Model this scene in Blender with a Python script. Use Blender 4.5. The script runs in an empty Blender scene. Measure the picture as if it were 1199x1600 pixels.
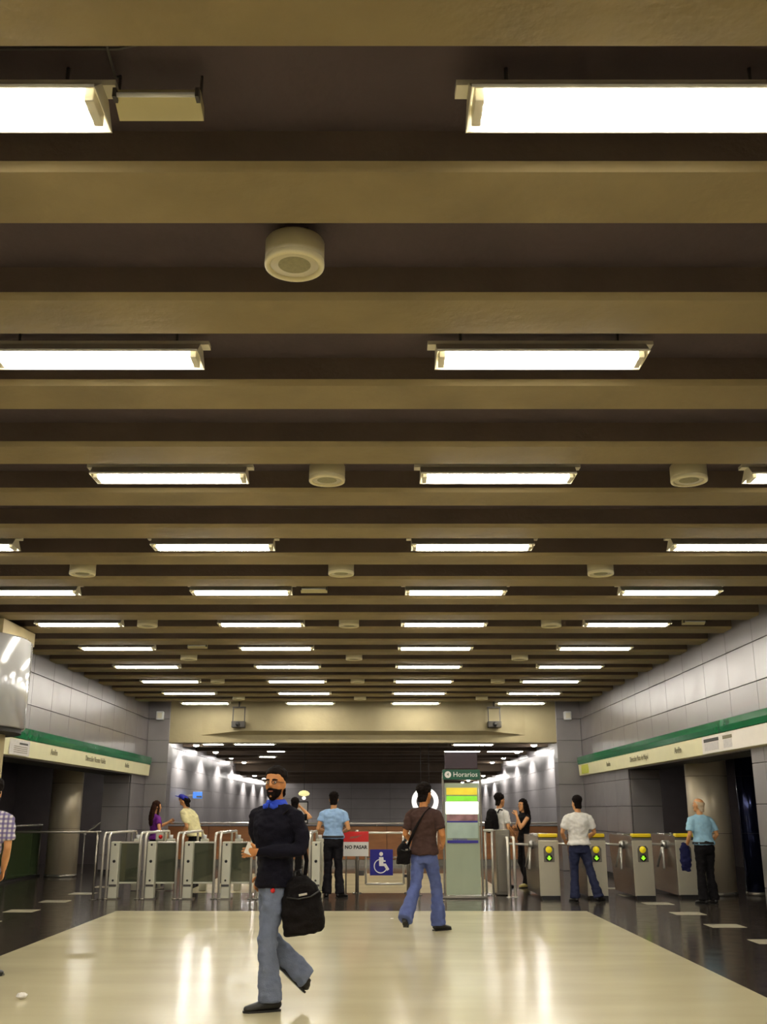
import bpy, math, random
from mathutils import Vector, Matrix, noise as mnoise

scene = bpy.context.scene
COL = scene.collection
PI = math.pi

# ------------------------------------------------------------------ camera
CAM_Z = 1.45
cam_data = bpy.data.cameras.new('camera')
cam = bpy.data.objects.new('camera', cam_data)
COL.objects.link(cam)
cam.location = (0, 0, CAM_Z)
cam.rotation_euler = (math.radians(90 + 16.43), 0, 0)
cam_data.sensor_fit = 'VERTICAL'
cam_data.sensor_height = 36.0
cam_data.lens = 1580 / 1600 * 36.0
cam_data.shift_x = 10.5 / 1600
cam_data.clip_end = 300
scene.camera = cam

# ------------------------------------------------------------------ world and exposure
world = bpy.data.worlds.new('world')
scene.world = world
world.use_nodes = True
world.node_tree.nodes['Background'].inputs['Color'].default_value = (0.5, 0.47, 0.42, 1)
world.node_tree.nodes['Background'].inputs['Strength'].default_value = 0.0
vs = scene.view_settings
vs.view_transform = 'Standard'
vs.look = 'None'
vs.exposure = 0.0
vs.gamma = 1.0
vs.use_curve_mapping = False
LAMP_STRENGTH = 46.0          # radiance of the fluorescent tubes
LAMP_COLOUR = (1.0, 0.96, 0.86)
WASHER_POWER = 380.0           # wall washers in the far corridor
scene.cycles.use_denoising = True
scene.cycles.max_bounces = 10
scene.cycles.diffuse_bounces = 5
scene.cycles.glossy_bounces = 4
scene.cycles.sample_clamp_indirect = 8.0

# ------------------------------------------------------------------ materials
MATS = {}


def srgb(r, g, b):
    def f(c):
        c /= 255.0
        return c / 12.92 if c <= 0.04045 else ((c + 0.055) / 1.055) ** 2.4
    return (f(r), f(g), f(b), 1.0)


def mat(name, rgb, rough=0.6, metal=0.0, var=0.12, scale=4.0, bump=0.0, bscale=30.0,
        emit=None, estr=0.0, stretch=(1, 1, 1), alpha=None, spec=0.5, rvar=0.0, coat=0.0):
    m = bpy.data.materials.new(name)
    m.use_nodes = True
    nt = m.node_tree
    n, l = nt.nodes, nt.links
    p = n['Principled BSDF']
    col = srgb(*rgb)
    p.inputs['Roughness'].default_value = rough
    p.inputs['Metallic'].default_value = metal
    p.inputs['Specular IOR Level'].default_value = spec
    p.inputs['Coat Weight'].default_value = coat
    p.inputs['Coat Roughness'].default_value = 0.08
    tc = n.new('ShaderNodeTexCoord')
    mp = n.new('ShaderNodeMapping')
    mp.inputs['Scale'].default_value = stretch
    l.new(tc.outputs['Object'], mp.inputs['Vector'])
    no = n.new('ShaderNodeTexNoise')
    no.inputs['Scale'].default_value = scale
    no.inputs['Detail'].default_value = 5
    l.new(mp.outputs['Vector'], no.inputs['Vector'])
    rp = n.new('ShaderNodeMapRange')
    rp.inputs['From Min'].default_value = 0.3
    rp.inputs['From Max'].default_value = 0.7
    rp.inputs['To Min'].default_value = 1 - var
    rp.inputs['To Max'].default_value = 1 + var
    l.new(no.outputs['Fac'], rp.inputs['Value'])
    mx = n.new('ShaderNodeVectorMath')
    mx.operation = 'SCALE'
    mx.inputs[0].default_value = col[:3]
    l.new(rp.outputs['Result'], mx.inputs['Scale'])
    l.new(mx.outputs['Vector'], p.inputs['Base Color'])
    if rvar:
        r2 = n.new('ShaderNodeMapRange')
        r2.inputs['From Min'].default_value = 0.3
        r2.inputs['From Max'].default_value = 0.7
        r2.inputs['To Min'].default_value = rough - rvar
        r2.inputs['To Max'].default_value = rough + rvar
        l.new(no.outputs['Fac'], r2.inputs['Value'])
        l.new(r2.outputs['Result'], p.inputs['Roughness'])
    if bump:
        nb = n.new('ShaderNodeTexNoise')
        nb.inputs['Scale'].default_value = bscale
        nb.inputs['Detail'].default_value = 3
        l.new(mp.outputs['Vector'], nb.inputs['Vector'])
        bp = n.new('ShaderNodeBump')
        bp.inputs['Strength'].default_value = bump
        bp.inputs['Distance'].default_value = 0.02
        l.new(nb.outputs['Fac'], bp.inputs['Height'])
        l.new(bp.outputs['Normal'], p.inputs['Normal'])
    if emit:
        p.inputs['Emission Color'].default_value = (*emit, 1)
        p.inputs['Emission Strength'].default_value = estr
    if alpha is not None:
        p.inputs['Alpha'].default_value = alpha
    MATS[name] = m
    return m


def glass_mat(name, rgb, tint=0.55, rough=0.02):
    """thin architectural glass: tinted transparency mixed with a sharp reflection"""
    m = bpy.data.materials.new(name)
    m.use_nodes = True
    nt = m.node_tree
    n, l = nt.nodes, nt.links
    for x in list(n):
        if x.type != 'OUTPUT_MATERIAL':
            n.remove(x)
    out = [x for x in n if x.type == 'OUTPUT_MATERIAL'][0]
    tr = n.new('ShaderNodeBsdfTransparent')
    df = n.new('ShaderNodeBsdfDiffuse')
    gl = n.new('ShaderNodeBsdfGlossy')
    no = n.new('ShaderNodeTexNoise')
    no.inputs['Scale'].default_value = 3
    cr = n.new('ShaderNodeMixRGB')
    c = srgb(*rgb)
    cr.inputs[1].default_value = c
    cr.inputs[2].default_value = tuple(min(1, v * 1.15) for v in c[:3]) + (1,)
    l.new(no.outputs['Fac'], cr.inputs[0])
    l.new(cr.outputs[0], df.inputs['Color'])
    tr.inputs['Color'].default_value = tuple(0.35 + 0.65 * v for v in c[:3]) + (1,)
    gl.inputs['Roughness'].default_value = rough
    m1 = n.new('ShaderNodeMixShader')
    m1.inputs[0].default_value = tint
    l.new(tr.outputs[0], m1.inputs[1])
    l.new(df.outputs[0], m1.inputs[2])
    m2 = n.new('ShaderNodeMixShader')
    m2.inputs[0].default_value = 0.10
    l.new(m1.outputs[0], m2.inputs[1])
    l.new(gl.outputs[0], m2.inputs[2])
    l.new(m2.outputs[0], out.inputs['Surface'])
    MATS[name] = m
    return m


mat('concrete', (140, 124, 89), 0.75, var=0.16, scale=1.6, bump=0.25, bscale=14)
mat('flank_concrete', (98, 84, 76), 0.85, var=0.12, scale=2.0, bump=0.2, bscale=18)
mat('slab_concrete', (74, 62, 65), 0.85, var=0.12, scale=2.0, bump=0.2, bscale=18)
mat('corridor_concrete', (84, 70, 56), 0.85, var=0.12, scale=2.0, bump=0.2, bscale=18)
mat('end_concrete', (160, 148, 116), 0.75, var=0.10, scale=1.5, bump=0.2, bscale=14)
mat('aluminium', (138, 133, 134), 0.34, metal=0.5, var=0.05, scale=2.0, rvar=0.05)
mat('seam_dark', (40, 38, 37), 0.7)
mat('polished_steel', (176, 174, 170), 0.22, metal=0.9, var=0.04, scale=3.0)
mat('column_steel', (196, 184, 160), 0.33, metal=0.35, var=0.06, scale=2.5, stretch=(1, 1, 0.1))
mat('blue_steel', (52, 58, 92), 0.16, metal=0.85, var=0.05)
mat('drum_metal', (205, 204, 205), 0.16, metal=0.45, var=0.02)
mat('beige_plaster', (176, 160, 118), 0.7, var=0.06)
mat('cream_floor', (214, 203, 166), 0.18, var=0.03, scale=0.9, bump=0.010, bscale=3.0, stretch=(0.6, 2.2, 1), rvar=0.03, spec=0.55)
mat('granite', (66, 58, 51), 0.15, var=0.22, scale=5.0, bump=0.01, bscale=5.0, rvar=0.03, spec=0.5)
mat('inlay', (205, 196, 172), 0.2, var=0.05)
mat('passage_grey', (88, 80, 82), 0.55, var=0.08)
mat('lamp_white', (226, 220, 200), 0.45, var=0.03)
mat('washer_lens', (255, 252, 240), 0.4, var=0.0, emit=(1.0, 0.97, 0.9), estr=230.0)
mat('tube', (255, 250, 235), 0.4, var=0.0, emit=LAMP_COLOUR, estr=LAMP_STRENGTH)
mat('speaker_grey', (196, 186, 150), 0.5, var=0.04)
mat('speaker_grille', (150, 144, 112), 0.7, var=0.10, scale=60)
mat('speaker_rim', (226, 216, 174), 0.45, var=0.03)
mat('fixture_grey', (196, 186, 142), 0.5, var=0.05)
mat('dark_box', (70, 66, 62), 0.5, var=0.1)
mat('white_box', (222, 222, 222), 0.4, var=0.03)
mat('wood', (146, 92, 46), 0.45, var=0.18, scale=2.2, stretch=(1, 1, 6))
mat('rail_white', (232, 226, 214), 0.22, metal=0.55, var=0.03)
mat('green_sign', (6, 104, 60), 0.14, var=0.06, bump=0.3, bscale=1.6, spec=0.3)
mat('sign_cream', (236, 230, 184), 0.35, var=0.03)
mat('sign_white', (236, 228, 218), 0.35, var=0.03)
mat('notice_grey', (206, 200, 196), 0.5, var=0.10, scale=25)
mat('ink', (112, 104, 76), 0.6, var=0.1)
mat('ink_dark', (40, 38, 34), 0.6, var=0.1)
mat('lime', (196, 200, 44), 0.4, var=0.04)
mat('cabinet', (206, 199, 178), 0.28, metal=0.45, var=0.05, scale=2)
mat('cabinet_side', (150, 144, 134), 0.25, metal=0.7, var=0.05, scale=2)
mat('gate_post', (206, 204, 186), 0.35, metal=0.25, var=0.05)
mat('black_rubber', (22, 20, 20), 0.5, var=0.1)
mat('yellow', (236, 206, 20), 0.4, var=0.04)
mat('yellow_lit', (240, 214, 20), 0.4, var=0.04, emit=(0.9, 0.7, 0.02), estr=0.25)
mat('green_lit', (120, 220, 20), 0.4, var=0.04, emit=(0.35, 0.9, 0.03), estr=0.9)
mat('red', (206, 26, 26), 0.4, var=0.06)
mat('blue_sign', (16, 10, 128), 0.35, var=0.05)
mat('sky_blue_sign', (52, 104, 186), 0.4, var=0.08)
mat('paper', (236, 232, 226), 0.6, var=0.05)
mat('sign_green_dark', (8, 66, 44), 0.4, var=0.06, emit=(0.01, 0.08, 0.045), estr=0.25)
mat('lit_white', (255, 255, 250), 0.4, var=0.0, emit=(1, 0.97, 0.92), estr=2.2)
mat('lit_yellow', (214, 188, 40), 0.4, var=0.12, scale=9, emit=(0.75, 0.58, 0.05), estr=0.55)
mat('lit_green', (110, 196, 40), 0.4, var=0.12, scale=9, emit=(0.22, 0.62, 0.04), estr=0.7)
mat('poster_photo', (150, 112, 116), 0.5, var=0.5, scale=6)
mat('poster_blue', (52, 46, 150), 0.5, var=0.1)
mat('poster_pale', (176, 196, 184), 0.4, var=0.10, scale=4)
mat('purple_dark', (46, 28, 38), 0.4, var=0.1)
mat('ring_white', (250, 248, 240), 0.4, var=0.0, emit=(1, 0.98, 0.94), estr=1.0)
mat('gold_lamp', (220, 206, 120), 0.4, var=0.05, emit=(0.9, 0.82, 0.4), estr=0.9)
glass_mat('flap_glass', (96, 100, 78), 0.45)
glass_mat('green_glass', (96, 116, 76), 0.35)
glass_mat('frosted', (196, 208, 184), 0.62, 0.15)
# clothing
for nm, c, r in [('navy_knit', (15, 13, 25), 0.95), ('collar_blue', (42, 70, 190), 0.7), ('jeans_grey', (110, 119, 142), 0.85),
                 ('jeans_blue', (84, 96, 148), 0.85), ('jeans_dark', (42, 46, 72), 0.85), ('brown_shirt', (66, 47, 43), 0.9),
                 ('light_blue', (150, 182, 222), 0.75), ('pale_blue', (160, 202, 224), 0.75), ('black_cloth', (18, 15, 17), 0.85),
                 ('white_shirt', (232, 228, 222), 0.75), ('cream_shirt', (228, 218, 168), 0.75), ('purple_top', (108, 40, 128), 0.75),
                 ('dark_trouser', (22, 19, 24), 0.8), ('cap_blue', (42, 44, 150), 0.7), ('navy_cloth', (24, 26, 66), 0.8)]:
    mat(nm, c, r, var=0.10, scale=14, bump=0.25, bscale=120, spec=0.2)
mat('skin', (204, 146, 96), 0.55, var=0.06, scale=12)
mat('skin_tan', (188, 124, 70), 0.55, var=0.06, scale=12)
mat('hair_black', (24, 18, 16), 0.9, spec=0.1, var=0.3, scale=50, stretch=(1, 1, 0.2))
mat('hair_brown', (50, 30, 22), 0.9, spec=0.1, var=0.3, scale=50, stretch=(1, 1, 0.2))
mat('hair_grey', (186, 166, 140), 0.6, var=0.15, scale=40)
mat('leather_black', (20, 17, 16), 0.4, var=0.15, bump=0.1, bscale=60)
mat('bag_black', (17, 13, 14), 0.85, spec=0.15, var=0.12, bump=0.2, bscale=90)
mat('eye_white', (225, 218, 208), 0.3, var=0.0)
mat('iris', (30, 20, 14), 0.3, var=0.0)
mat('lip', (150, 84, 70), 0.5, var=0.05)
mat('shoe_pale', (206, 186, 110), 0.5, var=0.05)


def plaid():
    m = mat('plaid', (206, 200, 206), 0.8, var=0.05)
    nt = m.node_tree
    n, l = nt.nodes, nt.links
    p = n['Principled BSDF']
    tc = n.new('ShaderNodeTexCoord')
    prev = None
    for axis, sc_, colr in (('X', 22, (70, 58, 120)), ('Z', 22, (96, 80, 140))):
        w = n.new('ShaderNodeTexWave')
        w.bands_direction = axis
        w.inputs['Scale'].default_value = sc_ / 3
        l.new(tc.outputs['Object'], w.inputs['Vector'])
        mr = n.new('ShaderNodeMapRange')
        mr.inputs['From Min'].default_value = 0.45
        mr.inputs['From Max'].default_value = 0.65
        mr.inputs['To Max'].default_value = 0.75
        l.new(w.outputs['Fac'], mr.inputs['Value'])
        mx = n.new('ShaderNodeMixRGB')
        mx.inputs[2].default_value = srgb(*colr)
        if prev is None:
            mx.inputs[1].default_value = srgb(214, 208, 210)
        else:
            l.new(prev.outputs[0], mx.inputs[1])
        l.new(mr.outputs['Result'], mx.inputs[0])
        prev = mx
    l.new(prev.outputs[0], p.inputs['Base Color'])


plaid()


# ------------------------------------------------------------------ mesh helpers
class MB:
    """collects shapes and links them as ONE mesh object"""

    def __init__(self):
        self.v, self.f, self.m, self.s = [], [], [], []

    def add(self, verts, faces, mi=0, smooth=False):
        b = len(self.v)
        self.v += [tuple(x) for x in verts]
        for f in faces:
            self.f.append(tuple(b + i for i in f))
            self.m.append(mi)
            self.s.append(smooth)
        return self

    def box(self, c, s, mi=0, rot=None, bevel=0.0):
        hx, hy, hz = s[0] / 2, s[1] / 2, s[2] / 2
        c = Vector(c)
        if bevel <= 0:
            vs_ = [Vector((x, y, z)) for z in (-hz, hz) for y in (-hy, hy) for x in (-hx, hx)]
            fs = [(0, 2, 3, 1), (4, 5, 7, 6), (0, 1, 5, 4), (2, 6, 7, 3), (0, 4, 6, 2), (1, 3, 7, 5)]
        else:
            b = min(bevel, hx * .95, hy * .95, hz * .95)
            import bmesh
            bm = bmesh.new()
            bmesh.ops.create_cube(bm, size=1.0)
            for v in bm.verts:
                v.co = Vector((v.co.x * 2 * hx, v.co.y * 2 * hy, v.co.z * 2 * hz))
            bmesh.ops.bevel(bm, geom=bm.edges[:], offset=b, segments=2, affect='EDGES', profile=0.5)
            bm.verts.index_update()
            vs_ = [v.co.copy() for v in bm.verts]
            fs = [[v.index for v in f.verts] for f in bm.faces]
            bm.free()
        if rot is not None:
            vs_ = [rot @ v for v in vs_]
        return self.add([v + c for v in vs_], fs, mi)

    def span(self, a, b, mi=0, bevel=0.0):
        a, b = Vector(a), Vector(b)
        return self.box((a + b) / 2, b - a, mi, bevel=bevel)

    def tube(self, pts, radii, n=10, mi=0, side=None, smooth=True, cap=True):
        """loft of ellipses along a path; radii: number or (a, b) for each point, a along side"""
        pts = [Vector(p) for p in pts]
        if not isinstance(radii, (list, tuple)):
            radii = [radii] * len(pts)
        rings = []
        sv = Vector(side) if side is not None else None
        for i, p in enumerate(pts):
            t = (pts[min(i + 1, len(pts) - 1)] - pts[max(i - 1, 0)])
            if t.length < 1e-9:
                t = Vector((0, 0, 1))
            t.normalize()
            if sv is None:
                sv = Vector((1, 0, 0)) if abs(t.x) < 0.9 else Vector((0, 1, 0))
            u = sv - t * sv.dot(t)
            if u.length < 1e-6:
                u = t.orthogonal()
            u.normalize()
            w = t.cross(u)
            r = radii[i]
            a, b = r if isinstance(r, (tuple, list)) else (r, r)
            rings.append([p + u * (a * math.cos(2 * PI * k / n)) + w * (b * math.sin(2 * PI * k / n)) for k in range(n)])
            if side is None:
                sv = u
        return self.rings(rings, mi, smooth, cap)

    def rings(self, rings, mi=0, smooth=True, cap=True):
        n = len(rings[0])
        vs_ = [v for r in rings for v in r]
        fs = []
        for i in range(len(rings) - 1):
            for k in range(n):
                a, b = i * n + k, i * n + (k + 1) % n
                fs.append((a, b, b + n, a + n))
        if cap:
            fs.append(tuple(range(n - 1, -1, -1)))
            o = (len(rings) - 1) * n
            fs.append(tuple(o + k for k in range(n)))
        return self.add(vs_, fs, mi, smooth)

    def cyl(self, a, b, r, n=16, mi=0, smooth=True):
        return self.tube([a, b], r, n, mi, None, smooth)

    def ball(self, c, r, n=12, mi=0):
        c = Vector(c)
        if not isinstance(r, (tuple, list)):
            r = (r, r, r)
        rings = []
        m = max(5, n // 2 + 1)
        for i in range(m):
            th = PI * (i + 0.04 * (1 if i == 0 else (-1 if i == m - 1 else 0)) * 4) / (m - 1) - PI / 2
            rings.append([c + Vector((r[0] * math.cos(th) * math.cos(2 * PI * k / n), r[1] * math.cos(th) * math.sin(2 * PI * k / n), r[2] * math.sin(th))) for k in range(n)])
        return self.rings(rings, mi)

    def prism(self, poly, axis, a, b, mi=0):
        """poly: 2D outline in the plane across axis; X: (y,z), Y: (x,z), Z: (x,y)"""
        def P(u, v, t):
            return {'X': (t, u, v), 'Y': (u, t, v), 'Z': (u, v, t)}[axis]
        n = len(poly)
        vs_ = [P(u, v, a) for u, v in poly] + [P(u, v, b) for u, v in poly]
        fs = [(k, (k + 1) % n, (k + 1) % n + n, k + n) for k in range(n)]
        fs += [tuple(range(n - 1, -1, -1)), tuple(range(n, 2 * n))]
        return self.add(vs_, fs, mi)

    def mesh(self, name, mats):
        me = bpy.data.meshes.new(name)
        me.from_pydata(self.v, [], self.f)
        if isinstance(mats, str):
            mats = [mats]
        for k in mats:
            me.materials.append(MATS[k])
        me.polygons.foreach_set('material_index', self.m)
        me.polygons.foreach_set('use_smooth', self.s)
        me.update()
        import bmesh
        bm = bmesh.new()
        bm.from_mesh(me)
        bmesh.ops.recalc_face_normals(bm, faces=bm.faces)
        bm.to_mesh(me)
        bm.free()
        return me

    def build(self, name, mats, parent=None, loc=(0, 0, 0), rot=(0, 0, 0)):
        return link(name, self.mesh(name, mats), parent, loc, rot)


def link(name, data, parent=None, loc=(0, 0, 0), rot=(0, 0, 0)):
    o = bpy.data.objects.new(name, data)
    COL.objects.link(o)
    o.parent = parent
    o.location = loc
    o.rotation_euler = rot
    return o


def tag(o, label=None, category=None, group=None, kind=None):
    if label:
        o['label'] = label
    if category:
        o['category'] = category
    if group:
        o['group'] = group
    if kind:
        o['kind'] = kind
    return o


def thing(name, label, category, loc=(0, 0, 0), rz=0.0, group=None):
    return tag(link(name, None, None, loc, (0, 0, rz)), label, category, group)


def copy_tree(o, parent=None):
    c = o.copy()
    COL.objects.link(c)
    c.parent = parent
    for ch in list(o.children):
        copy_tree(ch, c)
    return c


def text_mesh(body, size, material, name, parent, origin, xaxis, up=(0, 0, 1), align='CENTER', extrude=0.0015, bold=0.0):
    cu = bpy.data.curves.new('text', 'FONT')
    cu.body = body
    cu.size = size
    cu.align_x = align
    cu.align_y = 'CENTER'
    cu.extrude = extrude
    cu.offset = bold
    cu.resolution_u = 2
    tmp = bpy.data.objects.new('text', cu)
    COL.objects.link(tmp)
    bpy.context.view_layer.update()
    me = bpy.data.meshes.new_from_object(tmp.evaluated_get(bpy.context.evaluated_depsgraph_get()))
    bpy.data.objects.remove(tmp)
    bpy.data.curves.remove(cu)
    x, u = Vector(xaxis), Vector(up)
    z = x.cross(u)
    M = Matrix(((x.x, u.x, z.x, origin[0]), (x.y, u.y, z.y, origin[1]), (x.z, u.z, z.z, origin[2]), (0, 0, 0, 1)))
    me.transform(M)
    me.materials.clear()
    me.materials.append(MATS[material])
    return link(name, me, parent)


def ordinal(i):
    return ['first', 'second', 'third', 'fourth', 'fifth', 'sixth', 'seventh', 'eighth', 'ninth', 'tenth', 'eleventh', 'twelfth', 'thirteenth'][i]


# ================================================================== the hall
XL, XR = -5.94, 5.30            # wall planes
YB, YE = -5.0, 26.8             # back of the hall, end beam
BEAM_Z, SLAB_Z = 4.05, 4.23
PITCH = 1.128
LINTEL_Z = 2.27                 # top of the side openings
COR_Z, COR_Z2, COR_END = 3.42, 3.02, 60.0
DROP_Y = 43.6

# floor
fl = MB().span((-11.5, YB, -0.3), (11.5, COR_END + 0.4, 0.0)).build('floor', 'granite')
tag(fl, 'dark polished granite floor of the hall', kind='structure')
MB().span((-3.90, YB, 0.0), (3.14, 16.2, 0.003)).build('cream_slab', 'cream_floor', fl)
MB().span((-3.55, 19.7, 0.0), (2.35, 25.6, 0.003)).build('cream_slab', 'cream_floor', fl)
sq = MB().box((0, 0, 0.0015), (0.44, 0.40, 0.003)).mesh('floor_tile', 'inlay')
for k in range(-3, 4):
    link('floor_tile', sq, fl, (4.55, 17.5 + 1.65 * k, 0))
    link('floor_tile', sq, fl, (-5.33, 17.9 + 1.65 * k, 0))

# ceiling slab and its beams
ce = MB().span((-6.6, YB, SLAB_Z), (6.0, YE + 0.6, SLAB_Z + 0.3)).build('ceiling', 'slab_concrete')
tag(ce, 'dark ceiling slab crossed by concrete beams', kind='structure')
c_ = 0.032
prof = [(0, SLAB_Z + .01), (0, BEAM_Z + c_), (c_, BEAM_Z), (0.44 - c_ * .6, BEAM_Z), (0.44, BEAM_Z + c_ * .6), (0.44, SLAB_Z + .01)]
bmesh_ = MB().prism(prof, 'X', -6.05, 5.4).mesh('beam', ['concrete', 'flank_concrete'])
for p in bmesh_.polygons:                 # the flanks take a darker material than the bottom
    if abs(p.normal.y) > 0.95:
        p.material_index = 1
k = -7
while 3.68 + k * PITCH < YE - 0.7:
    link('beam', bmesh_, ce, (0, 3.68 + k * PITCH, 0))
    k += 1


# panelled walls
def wall(name, side, label):
    """side -1 left, +1 right"""
    X = XL if side < 0 else XR
    o0, o1 = (16.4, 25.3) if side < 0 else (14.7, 22.0)
    th = 0.66
    m = MB()

    def seg(y0, y1, z0, z1):
        xs = sorted((X + side * 0.03, X + side * th))
        m.span((xs[0], y0, z0), (xs[1], y1, z1))
    seg(YB, YE, LINTEL_Z, SLAB_Z)
    seg(YB, o0, 0, LINTEL_Z)
    seg(o1, YE, 0, LINTEL_Z)
    w = m.build(name, 'seam_dark')
    tag(w, label, kind='structure')
    # panel grid
    zs = [0.10, 0.43, 0.98, 1.53, 2.08, 2.63, 3.18, 3.73, 4.225]
    meshes = {}
    ys = []
    y = 14.2 - PITCH * 8
    while y < YE - 0.05:
        ys.append((y, min(y + PITCH, YE)))
        y += PITCH
    ys.insert(0, (YB, ys[0][0]))
    for y0, y1 in ys:
        for z0, z1 in zip(zs[:-1], zs[1:]):
            a0, a1, b0, b1 = y0, y1, z0, z1
            if z0 < LINTEL_Z - 0.01:
                if z0 < 2.08 - 0.01 or True:
                    parts = []
                    if a0 < o0:
                        parts.append((a0, min(a1, o0)))
                    if a1 > o1:
                        parts.append((max(a0, o1), a1))
                    if z1 > LINTEL_Z and a1 > o0 and a0 < o1:
                        parts.append((max(a0, o0), min(a1, o1), LINTEL_Z, z1))
            else:
                parts = [(a0, a1)]
            for p in parts:
                q0, q1 = p[0], p[1]
                r0, r1 = (p[2], p[3]) if len(p) == 4 else (b0, b1)
                if q1 - q0 < 0.05:
                    continue
                key = (round(q1 - q0, 3), round(r1 - r0, 3))
                if key not in meshes:
                    g = 0.009
                    meshes[key] = MB().box((0, 0, 0), (0.03, key[0] - g, key[1] - g), bevel=0.004).mesh('panel', 'aluminium')
                link('panel', meshes[key], w, (X + side * 0.015, (q0 + q1) / 2, (r0 + r1) / 2))
    # jamb facing of the far side of the opening
    for z0, z1 in zip(zs[:5], zs[1:6]):
        z1 = min(z1, LINTEL_Z)
        MB().box((X + side * (0.04 + 0.31), o1 - 0.015, (z0 + z1) / 2), (0.62, 0.03, z1 - z0 - 0.009), bevel=0.004).build('panel', 'aluminium', w)
    return w


wall('wall_left', -1, 'left wall clad in brushed grey metal panels')
wall('wall_right', 1, 'right wall clad in brushed grey metal panels')
# wall behind the camera
tag(MB().span((XL - .6, YB - 0.3, 0), (XR + .6, YB, SLAB_Z + .3)).build('wall_back', 'passage_grey'), 'plain grey wall closing the hall', kind='structure')

# side passages: dark rooms behind the openings
for side, nm in ((-1, 'wall_passage_left'), (1, 'wall_passage_right')):
    X = XL if side < 0 else XR
    xi = X + side * 0.66
    xo = X + side * 4.4
    m = MB()
    a, b = sorted((xo, xo + side * 0.2))
    m.span((a, 11.5, 0), (b, 30.2, 3.0))
    a, b = sorted((xi, xo))
    m.span((a, 30.0, 0), (b, 30.2, 3.0))
    m.span((a, 11.3, 0), (b, 11.5, 3.0))
    m.span((a, 11.5, 2.8), (b, 30.0, 3.0))
    tag(m.build(nm, 'passage_grey'), 'dark grey passage walls beyond the side opening', kind='structure')

# end of the hall: pillars and cream end beam
for nm, x0, x1, lab in (('wall_pillar_left', XL, -5.38, 'left'), ('wall_pillar_right', 4.66, XR, 'right')):
    p = MB().span((x0 + .02, YE - 0.02, 0), (x1 - .02, YE + 0.5, SLAB_Z)).build(nm, 'seam_dark')
    tag(p, f'grey panelled pillar at the {lab} end of the cream beam', kind='structure')
    zs = [0.0, 0.98, 1.53, 2.08, 2.63, 3.18, 3.73, 4.225]
    for z0, z1 in zip(zs[:-1], zs[1:]):
        MB().span((x0 + .004, YE - 0.05, z0 + .004), (x1 - .004, YE - 0.02, z1 - .004), bevel=.004).build('panel', 'aluminium', p)
        xx = x1 if lab == 'left' else x0
        s = 1 if lab == 'left' else -1
        a, b = sorted((xx, xx - s * 0.02))
        MB().span((a, YE - 0.04, z0 + .004), (b, YE + 0.5, z1 - .004), bevel=.004).build('panel', 'aluminium', p)

eb = MB().prism([(YE, SLAB_Z), (YE, 3.13), (YE + 0.45, 3.13), (YE + 0.45, SLAB_Z)], 'X', -5.38, 4.66).build('trim_1', 'end_concrete')
tag(eb, 'cream concrete end beam spanning the hall', kind='structure')
# upper lip of the end beam: a long shallow wedge whose underside is in shade
z0, z1 = 3.31, 3.41
V = [(-4.55, YE, z0 + .01), (3.85, YE, z0 + .01), (2.8, YE - 0.24, z1), (-3.5, YE - 0.24, z1),
     (-4.55, YE, SLAB_Z), (3.85, YE, SLAB_Z), (2.8, YE - 0.24, SLAB_Z), (-3.5, YE - 0.24, SLAB_Z)]
MB().add(V, [(0, 1, 2, 3), (7, 6, 5, 4), (0, 4, 5, 1), (1, 5, 6, 2), (2, 6, 7, 3), (3, 7, 4, 0)]).build('beam_haunch', 'end_concrete', eb)

# corridor beyond the end beam
XCL, XCR = -5.90, 5.20
for nm, side, X in (('wall_corridor_left', -1, XCL), ('wall_corridor_right', 1, XCR)):
    a, b = sorted((X + side * 0.03, X + side * 0.4))
    w = MB().span((a, YE + 0.5, 0), (b, COR_END, COR_Z + .2)).build(nm, 'seam_dark')
    tag(w, 'corridor wall of grey metal panels under wall washers, %s side' % ('left' if side < 0 else 'right'), kind='structure')
    zs = [0.0, 0.98, 1.53, 2.08, 2.63, 3.18, COR_Z]
    ms = {}
    y = YE + 0.5
    while y < COR_END - 0.3:
        y1 = min(y + 3 * PITCH, COR_END)
        for z0, z1 in zip(zs[:-1], zs[1:]):
            key = (round(y1 - y, 3), round(z1 - z0, 3))
            if key not in ms:
                ms[key] = MB().box((0, 0, 0), (0.03, key[0] - .006, key[1] - .009), bevel=0.003).mesh('panel', 'aluminium')
            link('panel', ms[key], w, (X + side * 0.015, (y + y1) / 2, (z0 + z1) / 2))
        y = y1
w = MB().span((XCL, COR_END, 0), (XCR, COR_END + 0.3, COR_Z)).build('wall_far', 'seam_dark')
tag(w, 'far end wall of the corridor in grey panels', kind='structure')
for z0, z1 in zip(zs[:-1], zs[1:]):
    for i in range(5):
        wd = (XCR - XCL) / 5
        MB().box((XCL + wd * (i + .5), COR_END - .015, (z0 + z1) / 2), (wd - .009, .03, z1 - z0 - .009), bevel=.004).build('panel', 'aluminium', w)
cc = MB().span((XCL - .4, YE + 0.45, COR_Z), (XCR + .4, DROP_Y, COR_Z + 0.3)).span((XCL - .4, DROP_Y, COR_Z2), (XCR + .4, COR_END + .3, COR_Z + .3)).build('ceiling_corridor', 'corridor_concrete')
tag(cc, 'low dark corridor ceiling beyond the end beam', kind='structure')
cb = MB().box((0, 0, 0), (XCR - XCL, 0.35, 0.12)).mesh('beam', 'corridor_concrete')
y = YE + 2.6
while y < COR_END - 1:
    link('beam', cb, cc, ((XCR + XCL) / 2, y, (COR_Z if y < DROP_Y - .2 else COR_Z2) - 0.06))
    y += 2.254

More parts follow.
